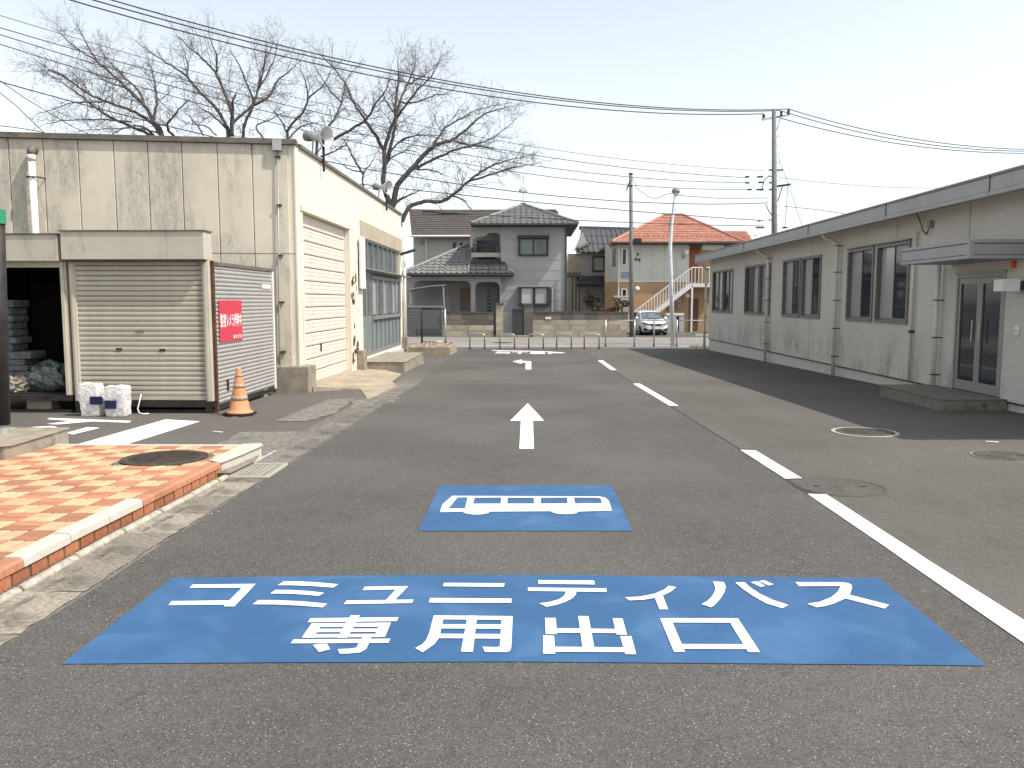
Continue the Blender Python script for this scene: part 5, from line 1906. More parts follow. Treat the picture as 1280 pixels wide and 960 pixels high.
tree('bare tree with forked limbs rising above the cream front wall', 32.6, [
    (.13, [(875, 545), (850, 460), (800, 390), (740, 330), (690, 270), (620, 220), (540, 170), (465, 115)], 1),
    (.05, [(690, 270), (692, 220), (675, 150)]),
    (.10, [(885, 530), (890, 450), (860, 350), (820, 260), (770, 200), (700, 140), (640, 80)]),
    (.11, [(890, 535), (890, 420), (895, 370), (910, 340)]),
    (.06, [(865, 500), (800, 440), (740, 405)]),
    (.08, [(895, 470), (940, 430), (985, 390), (1010, 320), (1050, 250), (1080, 180), (1090, 110)]),
    (.05, [(820, 260), (820, 180), (790, 100)]), (.05, [(1010, 320), (1030, 230), (1040, 150)]),
    (.03, [(760, 530), (730, 480), (690, 440)]), (.03, [(820, 530), (770, 490), (720, 480), (700, 440)])], t5, (288, 190), 12, spacing=.27)
tree('slender bare tree between forked tree and building corner', 33.6, [
    (.12, [(940, 545), (950, 470), (985, 390), (960, 310), (920, 220), (880, 150)], 1),
    (.08, [(985, 395), (1050, 360), (1090, 290), (1140, 250), (1190, 200)]),
    (.06, [(985, 390), (1005, 320), (1020, 240), (1060, 160)])], t5, (304, 190), 13, spacing=.32)
tree('small crooked bare tree behind the near roof corner', 32.2, [
    (.10, [(1135, 545), (1150, 490), (1200, 430), (1225, 370), (1215, 290), (1190, 240)], 1),
    (.05, [(1030, 545), (995, 490), (1050, 465), (1130, 425)]), (.04, [(1225, 370), (1270, 330), (1300, 300), (1330, 240)]),
    (.045, [(1140, 545), (1200, 490), (1280, 470)]), (.04, [(1135, 530), (1110, 470), (1080, 430), (1090, 400)])], t5, (359, 195), 14, spacing=.35)
tree('bare tree behind the nearer horn loudspeaker', 32.8, [
    (.11, [(70, 520), (100, 460), (160, 380), (200, 290), (220, 190), (260, 120)], 1),
    (.09, [(130, 510), (165, 485), (260, 430), (340, 370), (385, 290), (440, 220), (460, 140)]),
    (.04, [(200, 290), (150, 240), (100, 170), (60, 100)]), (.04, [(340, 370), (280, 300), (200, 240)])], t4, (400, 210), 15, spacing=.32)
tree('large spreading bare tree at the far end of the cream building', 33.2, [
    (.20, [(470, 870), (425, 740), (430, 640), (430, 550), (460, 440), (485, 370), (490, 260), (505, 170), (500, 60)], 1),
    (.11, [(430, 560), (390, 480), (330, 390), (270, 300), (220, 190), (150, 100), (80, 30)]),
    (.10, [(440, 610), (470, 500), (490, 380), (510, 290), (550, 200), (590, 100), (595, 30)]),
    (.065, [(490, 380), (530, 320), (600, 230), (680, 150), (720, 75)]),
    (.055, [(455, 600), (470, 540), (540, 480), (640, 465), (730, 468)]),
    (.17, [(470, 860), (500, 730), (570, 650), (640, 570), (710, 515), (790, 490), (870, 430), (970, 350), (1110, 310)]),
    (.07, [(680, 535), (720, 470), (760, 420), (850, 370), (920, 330), (1050, 300)]),
    (.08, [(600, 640), (700, 590), (800, 545), (900, 520), (1000, 480), (1110, 400)]),
    (.13, [(515, 950), (560, 850), (640, 820), (730, 820), (800, 780), (880, 710), (960, 650), (1070, 605), (1190, 575)]),
    (.06, [(880, 710), (980, 680), (1100, 640), (1230, 620)]),
    (.04, [(590, 645), (700, 655), (750, 685)]), (.10, [(470, 850), (510, 810), (560, 785), (600, 770)]),
    (.045, [(790, 790), (850, 810), (880, 850)]), (.05, [(440, 620), (460, 590), (540, 550), (600, 555)]),
    (.04, [(480, 345), (440, 290), (420, 240)]), (.05, [(790, 490), (880, 520), (960, 530), (1080, 560)]),
    (.05, [(545, 200), (600, 170), (660, 130), (715, 80)]), (.05, [(510, 290), (600, 290), (700, 250), (770, 250)])], t4, (490, 300), 16, spacing=.27)
tree('young bare tree between the two horn loudspeakers', 32.4, [
    (.07, [(318, 760), (315, 670), (355, 620), (385, 560)], 1), (.06, [(315, 670), (270, 600), (230, 520), (205, 480)]),
    (.045, [(90, 580), (160, 550), (220, 520), (240, 490)]), (.035, [(300, 660), (230, 640), (180, 600)])], t4, (455, 245), 17, spacing=.35)
# ------------------------------------------------------------------ houses across the street
M['tile_grey'] = mat('grey_roof_tile', (.20, .20, .19), .5, .25, 4, spec=.5, rnd=.0, dirt=(.07, .07, .07), damt=.6, dscale=2)
M['tile_dark'] = mat('dark_roof_tile', (.075, .078, .082), .45, .25, 4, spec=.5)
M['tile_brown'] = mat('brown_roof_slate', (.105, .088, .084), .7, .2, 3, dirt=(.07, .05, .05), damt=.5)
M['tile_orange'] = mat('orange_roof_tile', (.44, .215, .155), .7, .2, 2.5, dirt=(.30, .12, .08), damt=.6, dscale=3)
M['h_grey'] = mat('grey_house_wall', (.36, .352, .345), .8, .06, 1, dirt=(.24, .235, .235), damt=.35, dscale=1, stretch=(.3, .3, 3))
M['h_cream'] = mat('cream_house_wall', (.46, .44, .38), .8, .06, 1, dirt=(.3, .28, .24), damt=.3)
M['h_pink'] = mat('pinkish_house_wall', (.40, .36, .345), .8, .06, 1)
M['h_green'] = mat('pale_green_siding', (.52, .52, .455), .75, .05, .8, dirt=(.4, .4, .36), damt=.35, dscale=1.5, stretch=(1, 1, .2))
M['h_tan'] = mat('tan_siding', (.42, .27, .15), .75, .06, .8)
M['brick_red'] = mat('red_brick_panel', (.30, .11, .06), .8, .3, 18)
M['trim_dark'] = mat('dark_trim', (.045, .043, .043), .5, .1)
M['trim_white'] = mat('white_trim', (.66, .65, .62), .5, .04)
M['block'] = mat('wall_block', (.40, .35, .265), .9, .18, 2, .4, 30, rnd=.16, dirt=(.12, .105, .08), damt=.75, dscale=2.2, stretch=(1, 1, .6), dlo=.46, dhi=.7)
M['block_dark'] = mat('wall_block_dark', (.17, .155, .13), .9, .3, 3, .4, 30, rnd=.25, dirt=(.06, .055, .045), damt=.8, dscale=3, dlo=.42, dhi=.65)
M['coping_dark'] = mat('dark_wall_coping', (.085, .08, .075), .85, .2, 4)
M['leaf'] = mat('evergreen_leaf', (.030, .036, .024), .6, .4, 4, rnd=0)
M['leaf_pale'] = mat('pale_dry_leaf', (.20, .17, .11), .7, .4, 6)
M['car_white'] = mat('car_white', (.76, .76, .755), .22, .01, 1, spec=.6)
M['car_glass'] = glass_mat('car_glass', (.10, .13, .145), .04, .3, 2)
M['black_plastic'] = mat('black_plastic', (.015, .015, .016), .5, .1)
M['chrome'] = mat('chrome', (.6, .6, .6), .15, .02, metal=.9)
M['lens'] = mat('headlight_lens', (.13, .13, .14), .1, .4, 20, spec=.6)
M['rim'] = mat('wheel_rim', (.38, .38, .39), .35, .05, metal=.6)


def roof_face(o, name, e0, e1, t0, t1, m, course=.27, col=.30, rib=.045, ribs=True, thick=.05):
    """one slope of tiles: stepped courses and round ribs between eave e0-e1 and top t0-t1"""
    e0, e1, t0, t1 = Vector(e0), Vector(e1), Vector(t0), Vector(t1)
    nrm = (e1 - e0).cross((t0 + t1) / 2 - (e0 + e1) / 2).normalized()
    if nrm.z < 0:
        nrm = -nrm
    ln = ((t0 + t1) / 2 - (e0 + e1) / 2).length
    n = max(2, int(ln / course))
    b = MB()
    for k in range(n):
        a, c_ = k / n, min(1, (k + 1.12) / n)
        p0, p1 = e0.lerp(t0, a) + nrm * thick, e1.lerp(t1, a) + nrm * thick
        p2, p3 = e1.lerp(t1, c_), e0.lerp(t0, c_)
        q0, q1 = e0.lerp(t0, a) - nrm * .01, e1.lerp(t1, a) - nrm * .01
        b.add([p0, p1, p2, p3, q0, q1], [(0, 1, 2, 3), (4, 5, 1, 0)])
    if ribs:
        u = (e1 - e0).normalized()
        up = ((t0 + t1) / 2 - (e0 + e1) / 2)
        up = (up - u * up.dot(u))
        L_ = (e1 - e0).length
        x = col / 2
        while x < L_:
            # how far up this rib runs before it meets the hip
            s0, s1 = (t0 - e0).dot(u), (t1 - e0).dot(u)
            f_ = 1.0
            if x < s0:
                f_ = x / s0
            elif x > s1 and L_ > s1:
                f_ = (L_ - x) / (L_ - s1)
            if f_ > .03:
                a = e0 + u * x
                nn = max(1, int(n * f_))
                for k in range(nn):
                    p, q = a + up * (f_ * k / nn), a + up * (f_ * (k + 1.1) / nn if k < nn - 1 else f_)
                    b.tube([p + nrm * (thick + .012), q + nrm * .012], [rib * 1.1, rib * .9], 5, True)
            x += col
    return b.obj(name, m, o)


def hip_roof(o, x0, x1, y0, y1, z, ax0, ax1, ay0, ay1, zt, m, **kw):
    E = [(x0, y0, z), (x1, y0, z), (x1, y1, z), (x0, y1, z)]
    T = [(ax0, ay0, zt), (ax1, ay0, zt), (ax1, ay1, zt), (ax0, ay1, zt)]
    for i in range(4):
        j = (i + 1) % 4
        roof_face(o, 'roof_slope', E[i], E[j], T[i], T[j], m, **kw)
    b = MB()
    for i in range(4):
        MB().tube([Vector(E[i]) + Vector((0, 0, .06)), Vector(T[i]) + Vector((0, 0, .06))], .09, 8).obj('hip_tile_row', m, o)
    if ax1 - ax0 > .1:
        b.bar((ax0, (ay0 + ay1) / 2, zt + .1), (ax1, (ay0 + ay1) / 2, zt + .1), .22, .22)
        b.obj('ridge_tile_row', m, o)
    b = MB()
    b.box(x0 + .02, x1 - .02, y0 + .02, y1 - .02, z - .14, z - .012)
    b.obj('eave_board', M['trim_dark'], o)
    b = MB()
    b.tube([(x0, y0 - .05, z - .06), (x1, y0 - .05, z - .06)], .06, 8)
    b.obj('eave_gutter', M['trim_dark'], o)


def win(o, Y, px0, px1, py0, py1, frame, pane, n=2, fw=.06, depth=.06, extra=None):
    a, c_ = onY(px0, py1, Y), onY(px1, py0, Y)
    f_ = MB()
    f_.box(a.x - fw, c_.x + fw, Y - depth, Y + .01, a.z - fw, a.z)
    f_.box(a.x - fw, c_.x + fw, Y - depth, Y + .01, c_.z, c_.z + fw)
    f_.box(a.x - fw, a.x, Y - depth, Y + .01, a.z, c_.z)
    f_.box(c_.x, c_.x + fw, Y - depth, Y + .01, a.z, c_.z)
    for k in range(1, n):
        x = a.x + (c_.x - a.x) * k / n
        f_.box(x - fw * .4, x + fw * .4, Y - depth * .8, Y + .01, a.z, c_.z)
    w_ = f_.obj('window', frame, o)
    for k in range(n):
        x0, x1 = a.x + (c_.x - a.x) * k / n, a.x + (c_.x - a.x) * (k + 1) / n
        MB().box(x0 + .02, x1 - .02, Y - depth * .45, Y - depth * .3, a.z + .005, c_.z - .005).obj('pane', pane, w_)
    return w_


# --- grey tiled house
HY = 51.6
hz = lambda py, Y=HY: onY(640, py, Y).z
hx = lambda px, Y=HY: onY(px, 380, Y).x
gh = thing('tiled_house', 'grey two storey house with grey tiled hip roof and arched porch', 'house', (hx(640), HY + 3, ZR))
X0, X1 = hx(626), hx(708)
ze = hz(281)
XA = hx(588)
MB().box(X0, X1, HY, HY + 7, ZR, ze - .12).obj('wall', M['h_grey'], gh)
b = MB()
for k in range(9):
    z = hz(300) - k * .62
    if z > ZR + .3:
        b.box(X0 + .02, X1 - .02, HY - .012, HY - .0005, z, z + .03)
b.obj('siding_band', mat('grey_band', (.33, .32, .33), .8, .05), gh)
hip_roof(gh, hx(590), hx(722, HY - .8), HY - .75, HY + 7.7, ze, hx(654, 55) - .15, hx(654, 55) + .15, HY + 3.3, HY + 3.7, hz(257.5, HY + 3.4), M['tile_grey'], course=.36, col=.36, rib=.06)
# recessed balcony beside it
YBk = HY + 1.8
MB().box(XA, X0 - .001, YBk, HY + 7, ZR, ze - .13).obj('balcony_wall', M['h_grey'], gh)
b = MB()
b.plate([[(XA, hz(309)), (X0 - .002, hz(309)), (X0 - .002, ze - .14), (XA, ze - .14)]],
        [[(XA + .15, hz(309) - .1), (X0 - .06, hz(309) - .1), (X0 - .06, hz(294)), (X0 - .25, hz(290.5)), (X0 - .75, hz(291)), (X0 - .95, hz(295)), (XA + .4, hz(296.5)), (XA + .15, hz(299))]], lambda u, v, t_: (u, HY + .1 + .14 * t_, v))
b.obj('balcony_arch', M['h_grey'], gh)
MB().box(XA + .05, X0 - .002, HY + .25, HY + .35, hz(321), hz(315.5)).obj('balcony_parapet', M['h_cream'], gh)
b = MB()
for k in range(14):
    x = XA + .1 + k * (X0 - XA - .2) / 13
    b.box(x - .02, x + .02, HY + .4, HY + .43, hz(316), hz(306))
b.box(XA + .05, X0 - .01, HY + .38, HY + .45, hz(306), hz(305))
b.obj('balcony_railing', M['trim_dark'], gh)
MB().box(XA + .3, X0 - .4, YBk - .03, YBk - .002, hz(322), hz(298)).obj('balcony_window', M['glass_dark'], gh)
# lower tiled roof over the porch
zl0, zl1 = hz(342, HY - 1.0), hz(305.5, HY + 1.4)
XL, XR_ = hx(505), hx(643)
Ym = HY - .95
roof_face(gh, 'porch_roof_slope', (XL, Ym, zl0), (hx(587), Ym, zl0), (hx(583), HY + 1.9, zl1), (hx(588), HY + 1.9, zl1), M['tile_grey'], course=.36, col=.36, rib=.06)
roof_face(gh, 'porch_roof_slope', (hx(587), Ym, zl0), (XR_, Ym, zl0), (hx(588), HY + .3, hz(324)), (hx(628), HY + .3, hz(324)), M['tile_dark'], course=.36, col=.36, rib=.06)
MB().tube([(XL, Ym, zl0 + .06), (hx(583), HY + 1.9, zl1 + .06)], .1, 8).obj('hip_tile_row', M['tile_grey'], gh)
MB().tube([(XR_, Ym, zl0 + .08), (hx(628), HY - .1, hz(334))], .1, 8).obj('hip_tile_row', M['tile_grey'], gh)
MB().tube([(hx(586.5), Ym, zl0 + .08), (hx(588), HY + 1.6, zl1 - .1)], .05, 8).obj('valley_trim', M['tile_grey'], gh)
MB().box(XL + .05, XR_ - .05, Ym + .03, HY + 1.8, zl0 - .15, zl0 - .02).obj('porch_eave', M['trim_dark'], gh)
MB().tube([(XL, Ym - .05, zl0 - .07), (XR_, Ym - .05, zl0 - .07)], .06, 8).obj('eave_gutter', M['trim_dark'], gh)
# porch wall with two arches
zpt = zl0 - .155


def arch(px0, px1, pyt, r=.35):
    a, c_, t_ = hx(px0), hx(px1), hz(pyt)
    pts = [(a, ZR - .1), (c_, ZR - .1), (c_, t_ - r)]
    for k in range(1, 5):
        q = math.pi / 2 * k / 4
        pts.append((c_ - r + r * math.cos(q), t_ - r + r * math.sin(q)))
    for k in range(0, 5):
        q = math.pi / 2 * k / 4
        pts.append((a + r - r * math.sin(q), t_ - r + r * math.cos(q)))
    return pts


b = MB()
b.plate([[(hx(508), ZR), (X0 + .02, ZR), (X0 + .02, zpt), (hx(508), zpt)]], [arch(519, 589, 351), arch(594.5, 625, 352.5)], lambda u, v, t_: (u, HY - .35 + .16 * t_, v))
b.obj('porch_wall', M['h_grey'], gh)
MB().box(hx(508), X0 - .003, HY + 1.6, HY + 1.75, ZR, zpt).obj('porch_back_wall', M['h_grey'], gh)
a, c_ = onY(598, 400, HY + 1.5), onY(622, 357, HY + 1.5)
dd = MB().box(a.x, c_.x, HY + 1.5, HY + 1.6, ZR, c_.z).obj('front_door', mat('house_door', (.27, .27, .26), .5, .05), gh)
for k in range(8):
    z = onY(611, 361 + k * 4.6, HY + 1.45).z
    MB().box(hx(609, HY + 1.5), hx(614, HY + 1.5), HY + 1.46, HY + 1.5, z - .07, z + .05).obj('door_light', M['glass_dark'], dd)
MB().box(hx(573), hx(588), HY + 1.5, HY + 1.6, ZR, hz(360)).obj('porch_panel', mat('porch_brown', (.22, .165, .125), .8, .1), gh)
win(gh, HY, 650, 683.5, 299, 318, M['trim_dark'], M['glass_green'], 2, .1, .14)
MB().box(hx(647), hx(686), HY - .3, HY - .001, hz(298), hz(294.5)).obj('window_hood', M['trim_dark'], gh)
# bay window with curtains
a, c_ = onY(648, 381, HY), onY(687, 359, HY)
bay = MB().box(a.x, c_.x, HY - .4, HY - .001, a.z - .05, a.z + .08).obj('bay_window', M['trim_dark'], gh)
MB().box(a.x - .05, c_.x + .05, HY - .45, HY - .001, c_.z - .06, c_.z + .02).obj('bay_roof', M['trim_dark'], bay)
for px in (650, 667.5, 684.5, 687):
    MB().box(hx(px) - .05, hx(px) + .05, HY - .42, HY - .32, a.z + .081, c_.z - .061).obj('bay_post', M['trim_dark'], bay)
cur = mat('net_curtain', (.50, .52, .54), .7, .25, 6)
for p0, p1 in ((651, 667), (668, 684)):
    MB().box(hx(p0) + .06, hx(p1) - .06, HY - .36, HY - .35, a.z + .09, c_.z - .07).obj('pane', M['glass_mid'], bay)
for px, y_ in ((707, HY - .06), (690, HY - .06)):
    MB().tube([(hx(px), y_, ZR), (hx(px), y_, ze - .2 if px > 700 else hz(360))], .045, 8).obj('downpipe', M['trim_dark' if px > 700 else 'trim_white'], gh)
b = MB()
ap_ = Vector((hx(654, 55), HY + 3.5, hz(256, HY + 3.5)))
b.tube([ap_, ap_ + Vector((0, 0, 1.9))], .02, 6)
b.tube([ap_ + Vector((-.2, 0, 0)), ap_ + Vector((0, 0, .5)), ap_ + Vector((.2, 0, 0))], .015, 6)
b.obj('antenna_mast', M['galv'], gh)
lumpy((ap_.x + .02, ap_.y, ap_.z + .95), .28, .1, .26, .5, 3.3, 16, 10, 3).obj('antenna_dish', M['trim_white'], gh)

# --- carport and gate of that house
cp = thing('carport', 'grey carport with curved roof beside the tiled house', 'carport', (hx(535, 50), 50.3, ZR))
b = MB()
pts = [onY(px, py, 49.9) for px, py in ((508, 363), (520, 361), (540, 358), (556, 357))]
for i in range(3):
    p, q = pts[i], pts[i + 1]
    b.hexa([p, q, q + Vector((0, 2.6, 0)), p + Vector((0, 2.6, 0)), p + Vector((0, 0, .06)), q + Vector((0, 0, .06)), q + Vector((0, 2.6, .06)), p + Vector((0, 2.6, .06))])
b.obj('roof', M['alu'], cp)
for y_ in (50.0, 52.3):
    MB().tube([(hx(557, 50), y_, ZR), (hx(554, 50), y_, pts[3].z)], .05, 8).obj('post', M['alu'], cp)
    MB().tube([(hx(513, 50), y_, ZR), (hx(513, 50), y_, pts[0].z)], .05, 8).obj('post', M['alu'], cp)
gt = thing('panel_gate', 'dark grey panelled driveway gate under the carport', 'gate', (hx(535, 49.6), 49.6, ZR))
a, c_ = onY(508, 412, 49.6), onY(553, 383, 49.6)
n = 7
gm_ = mat('gate_grey', (.105, .108, .105), .55, .08, 2)
for k in range(n):
    z0 = a.z + .05 + (c_.z - a.z - .1) * k / n
    MB().box(a.x, c_.x, 49.58, 49.62, z0 + .008, z0 + (c_.z - a.z - .1) / n - .008).obj('panel_board', gm_, gt)
MB().box(a.x, c_.x, 49.56, 49.64, c_.z - .05, c_.z + .03).obj('top_rail', M['alu'], gt)
for x in (a.x, c_.x):
    MB().box(x - .05, x + .05, 49.55, 49.65, ZR, c_.z + .031).obj('gate_post', M['alu'], gt)
bk_ = MB().box(hx(506, 52), hx(562, 52), 53.0, 53.1, ZR, onY(535, 372, 52).z).obj('screen_wall', M['h_grey'], gh)

# --- block walls
WY = 49.5
zc0 = onY(700, 391.5, WY).z


def block_wall(label, px0, px1, rows, seed, Y=WY, top=391.5):
    o = thing('block_wall', label, 'wall', (hx((px0 + px1) / 2, Y), Y, ZR))
    r = random.Random(seed)
    x0, x1 = hx(px0, Y), hx(px1, Y)
    zt = onY(700, top, Y).z
    MB().box(x0 + .02, x1 - .02, Y + .03, Y + .15, ZR - .02, zt - .01).obj('core', M['mortar'], o)
    z = ZR
    H_ = zt - ZR
    for k, (f_, w_, m) in enumerate(rows):
        h = H_ * f_
        n_ = max(1, round((x1 - x0) / w_))
        wd = (x1 - x0) / n_
        me = MB().box(-wd / 2 + .008, wd / 2 - .008, 0, .16, .008, h - .004).mesh('block', M[m])
        mh_ = MB().box(-wd / 4 + .008, wd / 4 - .008, 0, .16, .008, h - .004).mesh('block', M[m])
        for j in range(n_):
            if k % 2 and j == 0:
                piece(mh_, 'block', o, (x0 + wd * .25, Y + r.uniform(-.004, .004), z))
            if k % 2 and j == n_ - 1:
                piece(mh_, 'block', o, (x0 + wd * (n_ - .25), Y + r.uniform(-.004, .004), z))
            else:
                piece(me, 'block', o, (x0 + wd * (j + .5 + (.5 if k % 2 else 0)), Y + r.uniform(-.006, .006), z))
        z += h
    nb = max(1, round((x1 - x0) / .9))
    for j in range(nb):
        MB().box(x0 - .02 + (x1 - x0 + .04) * j / nb + .003, x0 - .02 + (x1 - x0 + .04) * (j + 1) / nb - .003, Y - .03, Y + .2, zt - .001, zt + .09).obj('coping', M['coping_dark'], o)
    return o


RW = [(.28, 1.6, 'block'), (.22, 1.0, 'block'), (.22, 1.25, 'block'), (.28, .72, 'block_dark')]
block_wall('long weathered concrete block wall to the right of the gate pillars', 664, 785, RW, 1)
block_wall('shorter block wall in front of the arched porch', 554, 617, [(.28, 1.3, 'block'), (.22, 1.0, 'block'), (.22, 1.25, 'block_dark'), (.28, .72, 'block_dark')], 2)  # the two upper courses use the darker block colour


def pillar(label, px0, px1, top, mm, Y=WY - .05):
    o = thing('gate_pillar', label, 'pillar', (hx((px0 + px1) / 2, Y), Y, ZR))
    x0, x1 = hx(px0, Y), hx(px1, Y)
    zt = onY(640, top, Y).z
    n = 5
    for k in range(n):
        z0, z1 = ZR + (zt - ZR) * k / n, ZR + (zt - ZR) * (k + 1) / n
        MB().box(x0, x1, Y, Y + .5, z0 + .006, z1 - .004).obj('block', M[mm], o)
    MB().box(x0 + .02, x1 - .02, Y + .02, Y + .48, ZR, zt).obj('core', M['mortar'], o)
    MB().box(x0 - .06, x1 + .06, Y - .06, Y + .56, zt + .001, zt + .11).obj('cap', M['coping_dark'], o)


pillar('pale block gate pillar left of the gate opening', 620, 628.5, 381, 'block')
pillar('block gate pillar with dark cap at the start of the long wall', 655.5, 666, 381.5, 'block_dark')
o = thing('dark_pillar', 'broad dark gate panel between gate and long wall', 'pillar', (hx(648), WY, ZR))
MB().box(hx(640.5, WY), hx(655, WY), WY, WY + .3, ZR, onY(640, 387, WY).z).obj('slab', mat('charcoal_slab', (.05, .05, .05), .7, .15), o)
MB().box(hx(640, WY), hx(655.4, WY), WY - .02, WY + .32, onY(640, 387, WY).z + .001, onY(640, 385.5, WY).z).obj('cap', M['coping_dark'], o)
o = thing('garden_gate', 'low grey barred garden gate between the pillars', 'gate', (hx(634), WY + .2, ZR))
b = MB()
a, c_ = onY(629.5, 415, WY), onY(640, 391, WY)
for k in range(9):
    x = a.x + (c_.x - a.x) * k / 8
    MB().box(x - .018, x + .018, WY + .18, WY + .21, a.z, c_.z).obj('bar', M['alu'], o)
for z in (a.z, (a.z + c_.z) / 2, c_.z):
    MB().box(a.x, c_.x, WY + .17, WY + .22, z - .03, z + .03).obj('rail', M['alu'], o)
MB().box(hx(681), hx(688), WY - .04, WY - .02, onY(680, 399, WY).z, onY(680, 396, WY).z).obj('name_plate', M['trim_white'], None, label='small white plate on the long block wall', category='plate')
MB().box(hx(625, 48.9), hx(660, 48.9), 48.95, 49.4, ZR, ZR + .12).obj('entrance_kerb', M['concrete'], None, label='low pale kerb at the garden gate', category='kerb')
q = G(640, 428.5)
MB().lathe((q.x - .5, q.y, ZR + .007), (0, 0, 1), [(.55, 0), (.55, .006), (0, .006)], 24).obj('street_manhole', M['iron'], None, label='dark manhole cover in the street behind the arches', category='manhole cover')

# --- house with brown roof behind
BY = 62.0
bz = lambda py, Y=BY: onY(640, py, Y).z
bxx = lambda px, Y=BY: onY(px, 330, Y).x
bh = thing('brown_roof_house', 'cream house with brown slate roof behind the tiled house', 'house', (bxx(600), BY + 3, ZR))
MB().box(bxx(517), bxx(690), BY, BY + 7, ZR, bz(294)).obj('wall', M['h_cream'], bh)
roof_face(bh, 'roof_slope', (bxx(515, BY - .6), BY - .6, bz(295, BY - .6)), (bxx(697), BY - .6, bz(295, BY - .6)), (bxx(512, BY + 3.5), BY + 3.5, bz(261, BY + 3.5)), (bxx(697, BY + 3.5), BY + 3.5, bz(264, BY + 3.5)), M['tile_brown'], course=.3, ribs=False, thick=.05)
MB().box(bxx(514), bxx(697), BY + 3.4, BY + 3.7, bz(262, BY + 3.5) - .3, bz(262, BY + 3.5)).obj('ridge_cap', M['tile_brown'], bh)
MB().tube([(bxx(515), BY - .7, bz(296)), (bxx(690), BY - .7, bz(296))], .08, 8).obj('eave_gutter', M['trim_white'], bh)
MB().tube([(bxx(533.5), BY - .1, ZR), (bxx(533.5), BY - .1, bz(296))], .06, 8).obj('downpipe', M['trim_white'], bh)
p = onY(545, 266, BY + 2)
MB().bar(onY(528, 263.5, BY + 2.6), onY(582, 269.5, BY + 2.6), .12, .12).obj('snow_guard', M['trim_dark'], bh)
for px in (568, 576.5):
    win(bh, BY, px - 1.3, px + 1.3, 304, 309.5, M['trim_dark'], M['glass_dark'], 1, .03)
MB().box(bxx(690), bxx(699), BY + 3, BY + 3.6, bz(270, BY + 3), bz(264.5, BY + 3)).obj('chimney', M['tile_brown'], bh)
p = onY(527, 304, BY)
MB().lathe((p.x, BY - .12, p.z - .1), (0, 0, 1), [(0, 0), (.1, .02), (.12, .2), (0, .28)], 12).obj('vent', M['alu'], bh)

# --- dark tiled house in the middle
MY = 67.0
mz = lambda py, Y=MY: onY(640, py, Y).z
mx = lambda px, Y=MY: onY(px, 340, Y).x
mh_ = thing('dark_tiled_house', 'pale house with ribbed dark tile roof and brown balcony', 'house', (mx(745), MY + 3, ZR))
MB().box(mx(725), mx(790), MY, MY + 7, ZR, mz(311.5)).obj('wall', M['h_pink'], mh_)
roof_face(mh_, 'roof_slope', (mx(719), MY - .7, mz(315.5, MY - .7)), (mx(795), MY - .7, mz(315.5, MY - .7)), (mx(727, MY + 3.5), MY + 3.5, mz(285.5, MY + 3.5)), (mx(800, MY + 3.5), MY + 3.5, mz(287, MY + 3.5)), M['tile_dark'], course=1.3, col=.42, rib=.07, thick=.03)
MB().tube([onY(727, 285, MY + 3.4), onY(736, 302, MY + .8), onY(737, 304, MY + .7)], .12, 8).obj('verge_tile_row', M['tile_dark'], mh_)
MB().tube([onY(722, 311, MY - .8), onY(735, 304, MY + .4)], .12, 8).obj('verge_tile_row', M['tile_dark'], mh_)
MB().bar(onY(724, 285, MY + 3.5), onY(802, 287, MY + 3.5), .25, .3).obj('ridge_tile_row', M['tile_dark'], mh_)
b = MB()
b.extr([(mx(717), mz(314)), (mx(735), mz(306)), (mx(728), mz(289))], lambda u, v, t_: (u, MY + t_, v), .15, .25)
b.obj('gable', M['h_cream'], mh_)
win(mh_, MY, 742, 754.5, 322, 338, M['trim_dark'], M['glass_mid'], 1, .1, .12)
roof_face(mh_, 'lower_roof_slope', (mx(720), MY - 1.2, mz(356, MY - 1.2)), (mx(792), MY - 1.2, mz(356, MY - 1.2)), (mx(722), MY - .05, mz(345)), (mx(792), MY - .05, mz(345)), M['tile_dark'], course=.9, col=.42, rib=.07, thick=.03)
MB().box(mx(720), mx(792), MY - 1.15, MY - .02, mz(358, MY - 1), mz(356.3, MY - 1)).obj('lower_eave', M['trim_dark'], mh_)
bal = MB().box(mx(708), mx(725), MY - 1.6, MY - .01, mz(346.5), mz(341.5)).obj('balcony', mat('brown_balcony', (.07, .055, .045), .6), mh_)
wb = mat('brown_slat', (.16, .12, .095), .7, .15)
for k in range(8):
    px = 710 + k * 1.9
    MB().box(mx(px) - .04, mx(px) + .04, MY - 1.58, MY - 1.53, mz(341.4), mz(321)).obj('balcony_slat', wb, bal)
MB().box(mx(708), mx(725), MY - 1.6, MY - 1.5, mz(320.9), mz(319)).obj('balcony_rail', M['trim_dark'], bal)
for px in (714.5, 719, 723):
    MB().box(mx(px) - .05, mx(px) + .05, MY - 1.55, MY - 1.45, ZR, mz(346.6)).obj('balcony_post', M['trim_dark'], bal)
MB().box(mx(705), mx(725), MY + .3, MY + .5, ZR, mz(320)).obj('side_wall', M['h_cream'], mh_)
win(mh_, MY, 754.5, 757, 366, 382, M['trim_dark'], M['glass_dark'], 1, .03)

